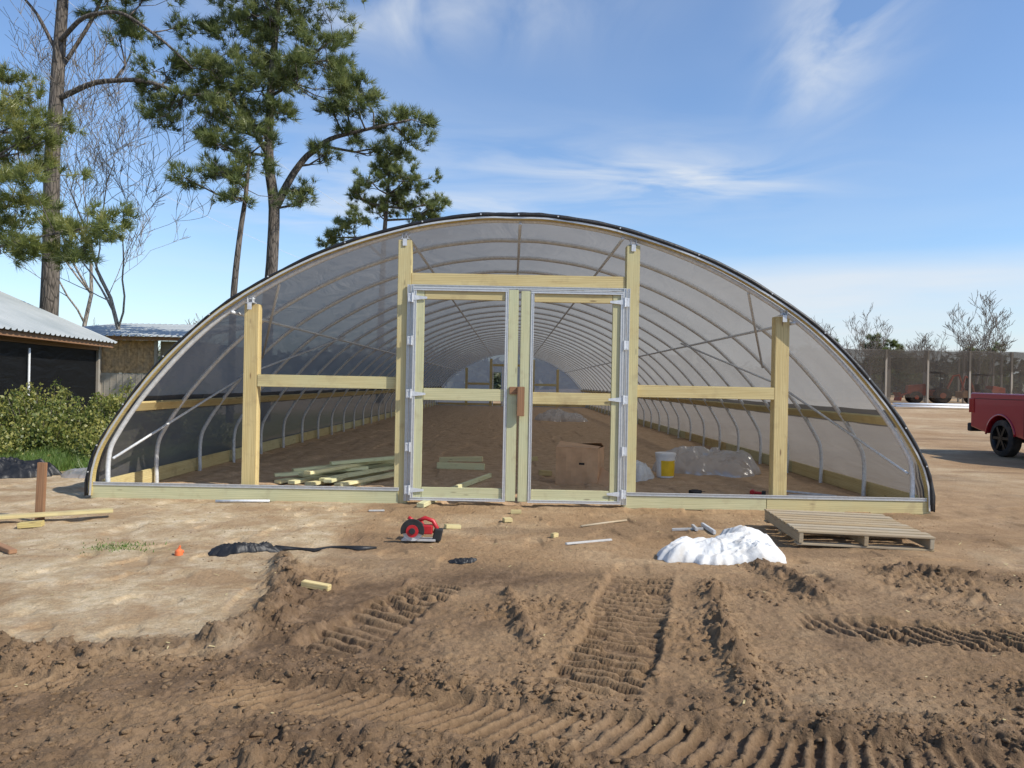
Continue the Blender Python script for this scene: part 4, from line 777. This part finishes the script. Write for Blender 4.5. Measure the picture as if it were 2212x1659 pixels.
def tractor(x,y,a,label,sc=1):
    g0=gz(x,y);T=empty('tractor',(x,y,g0),label,"tractor");R=rotz(a)@Matrix.Scale(sc,3);o0=Vector((x,y,g0));L=lambda *p:o0+R@Vector(p)
    def pr(poly,w,name,mat):
        b=MB();b.prism(poly,L(0,-w/2,0),R@Vector((1,0,0)),R@Vector((0,0,1)),R@Vector((0,w,0)));b.build(name,mat,tuple(o0),bevel=.03,par=T)
    pr([(-.9,.6),(1.5,.6),(1.75,.8),(1.7,1.35),(.5,1.5),(.35,1.05),(-.9,1.0)],.75,'body',M_orange)
    pr([(-.7,1.0),(-.1,1.0),(-.1,1.15),(-.6,1.2),(-.7,1.6),(-.8,1.6)],.5,'seat',M_blackm)
    b=MB()
    for s in (-.55,.55): b.tube([L(-.8,s,.9),L(-.8,s,2.3),L(.1,s,2.35)],.04,6)
    b.box(L(-.35,0,2.4),(1.2*sc,1.25*sc,.06*sc),rotz(a));b.build('roll_bar_canopy',M_blackm,tuple(L(-.8,0,2)),par=T)
    for wx,wy,r_ in ((-.6,-.75,.62),(-.6,.75,.62),(1.2,-.7,.45),(1.2,.7,.45)):
        c=L(wx,wy,r_);ax=R@Vector((0,1,0));b=MB();b.tube([c-ax*.16,c-ax*.12,c+ax*.12,c+ax*.16],[r_*.8*sc,r_*sc,r_*sc,r_*.8*sc],20);w_=b.build('wheel',M_dirtytyre,tuple(c),par=T)
        b=MB();b.tube([c-ax*.18,c+ax*.18],r_*.35*sc,14);b.build('rim',M_orange,tuple(c),par=w_)
    b=MB();b.tube([L(1.6,-.4,.8),L(2.3,-.4,.5)],.06,6);b.tube([L(1.6,.4,.8),L(2.3,.4,.5)],.06,6);b.prism([(0,0),(.12,.0),(.05,.35),(.2,.65),(.08,.65),(-.06,.35)],L(2.3,-.95,.15),R@Vector((1,0,0)),R@Vector((0,0,1)),R@Vector((0,1.9,0)));b.build('dozer_blade',M_orange,tuple(L(2.3,0,.4)),par=T)
    b=MB();b.tube([L(-1,0,.9),L(-1.5,0,2.1),L(-1.9,0,2.2)],[.12,.1,.09],6);b.tube([L(-1.9,0,2.25),L(-2.3,0,1.0)],[.09,.07],6);b.build('digger_arm',M_orange,tuple(L(-1,0,.9)),par=T)
    b=MB();b.prism([(0,0),(.45,0),(.5,.3),(.35,.55),(.05,.5)],L(-2.6,-.3,.5),R@Vector((1,0,0)),R@Vector((0,0,1)),R@Vector((0,.6,0)));b.build('digger_bucket',M_card,tuple(L(-2.4,0,.7)),par=T)
tractor(37.0,67.8,2.9,"red-orange tractor with digging arm seen through shade mesh",1.15)
tractor(42.2,68.6,.25,"red-orange trencher tractor seen through shade mesh",1.1)
for k in range(8):
    y=48.5+.22*(k%4);z=gz(24,49)+.12+(.14 if k>3 else 0)+.002*k;b=MB();x0=24.3+.3*(k%3);b.tube([(x0,y,z),(x0+4.9,y+.2,z)],.07,10);meta(b.build('plastic_pipe',M_pvc,(x0,y,z),True),"long white plastic pipe stacked on the ground","pipe",group="white pipes stacked on the ground")
for (p,q,sg) in (((-36,50,31),(-4,75,11),3),((-40,52,22),(-10,80,9.5),2.2)):
    P_=[Vector(p).lerp(Vector(q),t)-Vector((0,0,math.sin(math.pi*t)*sg*.5)) for t in np.linspace(0,1,20)];b=MB();b.tube(P_,.014,5);meta(b.build('power_line',M_steel,p),"thin overhead power cable crossing the sky","power line",group="overhead power cables")
# ------------------------------------------------------------------ light, sky, camera
sd=Vector((.86,-.40,0)).normalized();el=math.radians(42);S_=Vector((sd.x*math.cos(el),sd.y*math.cos(el),math.sin(el)))
lt=bpy.data.lights.new('sun','SUN');lt.energy=4.9;lt.angle=math.radians(.5);lt.color=(1,.94,.83);lo=bpy.data.objects.new('sun',lt);COL.objects.link(lo);lo.rotation_euler=(-S_).to_track_quat('-Z','Y').to_euler()
w=bpy.data.worlds.new('World');SC.world=w;w.use_nodes=True;nt=w.node_tree;bg=nt.nodes['Background']
sky=nt.nodes.new('ShaderNodeTexSky');sky.sky_type='NISHITA';sky.sun_disc=False;sky.sun_elevation=el;sky.sun_rotation=math.atan2(S_.x,S_.y);sky.air_density=1.0;sky.dust_density=.6;sky.ozone_density=1.8
skyc=mixc(nt,1.0,sky.outputs[0],(1.10,1.25,1.42),'MULTIPLY')
tc=nt.nodes.new('ShaderNodeTexCoord');sep=nd(nt,'ShaderNodeSeparateXYZ',{0:tc.outputs['Generated']})
zc=mth(nt,'MAXIMUM',sep.outputs[2],.02);px=mth(nt,'DIVIDE',sep.outputs[0],zc);py=mth(nt,'DIVIDE',sep.outputs[1],zc)
pv=nd(nt,'ShaderNodeCombineXYZ',{0:px,1:py,2:0.0}).outputs[0]
def gauss(cx,cy,sx,sy,ang):
    dx=mth(nt,'SUBTRACT',px,cx);dy=mth(nt,'SUBTRACT',py,cy);c,s=math.cos(ang),math.sin(ang)
    a=mth(nt,'ADD',mth(nt,'MULTIPLY',dx,c/sx),mth(nt,'MULTIPLY',dy,s/sx));b_=mth(nt,'ADD',mth(nt,'MULTIPLY',dx,-s/sy),mth(nt,'MULTIPLY',dy,c/sy))
    q=mth(nt,'ADD',mth(nt,'MULTIPLY',a,a),mth(nt,'MULTIPLY',b_,b_));return mth(nt,'EXPONENT',mth(nt,'MULTIPLY',q,-1.0))
def wnoise(scale,rot,det,dist,sc):
    v=nd(nt,'ShaderNodeMapping',{'Vector':pv,'Scale':scale,'Rotation':(0,0,rot)}).outputs[0];return noise(nt,v,sc,det,.52,dist)
wis=wnoise((2.6,.8,1),.5,6,.8,1.5);wis2=wnoise((1.0,1.6,1),-.5,6,.8,1.2);soft=wnoise((1,1,1),0,3,.3,.7)
f1_=ramp(nt,wis,[(.36,(0,0,0)),(.80,(1,1,1))]);f2_=ramp(nt,wis2,[(.38,(0,0,0)),(.80,(1,1,1))])
g1=mth(nt,'ADD',mth(nt,'MULTIPLY',gauss(.93,2.2,.16,.6,-.25),1.4),mth(nt,'MULTIPLY',gauss(-.35,2.0,.5,.3,0),.9))
g2=mth(nt,'ADD',mth(nt,'MULTIPLY',gauss(.75,3.7,.65,.5,.2),1.3),mth(nt,'MULTIPLY',gauss(-.6,4.6,1.0,1.3,0),1.0))
cl=mth(nt,'ADD',mth(nt,'MULTIPLY',f1_,g1),mth(nt,'MULTIPLY',f2_,g2))
cl=mth(nt,'ADD',cl,mth(nt,'MULTIPLY',ramp(nt,soft,[(.4,(.1,.1,.1)),(.8,(1,1,1))]),.15))
band=ramp(nt,sep.outputs[2],[(.0,(.95,.95,.95)),(.06,(.9,.9,.9)),(.135,(.85,.85,.85)),(.165,(0,0,0))])
lowm=noise(nt,nd(nt,'ShaderNodeMapping',{'Vector':tc.outputs['Generated'],'Scale':(1.2,1.2,9)}).outputs[0],1.8,5,.55,.3)
side=ramp(nt,sep.outputs[0],[(.0,(.25,.25,.25)),(.28,(1,1,1))])
cl=mth(nt,'ADD',cl,mth(nt,'MULTIPLY',mth(nt,'MULTIPLY',band,side),ramp(nt,lowm,[(.35,(.5,.5,.5)),(.6,(1,1,1))])))
cl=mth(nt,'MINIMUM',mth(nt,'MULTIPLY',cl,.88),.8)
cc=mixc(nt,cl,skyc,(6.1,6.45,6.85))
nt.links.new(cc,bg.inputs[0]);bg.inputs[1].default_value=.13
cam=bpy.data.cameras.new('camera');cam.lens=27;cam.sensor_width=36;cam.clip_end=5000;cam.clip_start=.05
co_=bpy.data.objects.new('camera',cam);COL.objects.link(co_);co_.matrix_world=Matrix.Translation((0,0,1.42))@Matrix.Rotation(math.radians(90),4,'X')@Matrix.Rotation(math.radians(1.1),4,'Z');SC.camera=co_
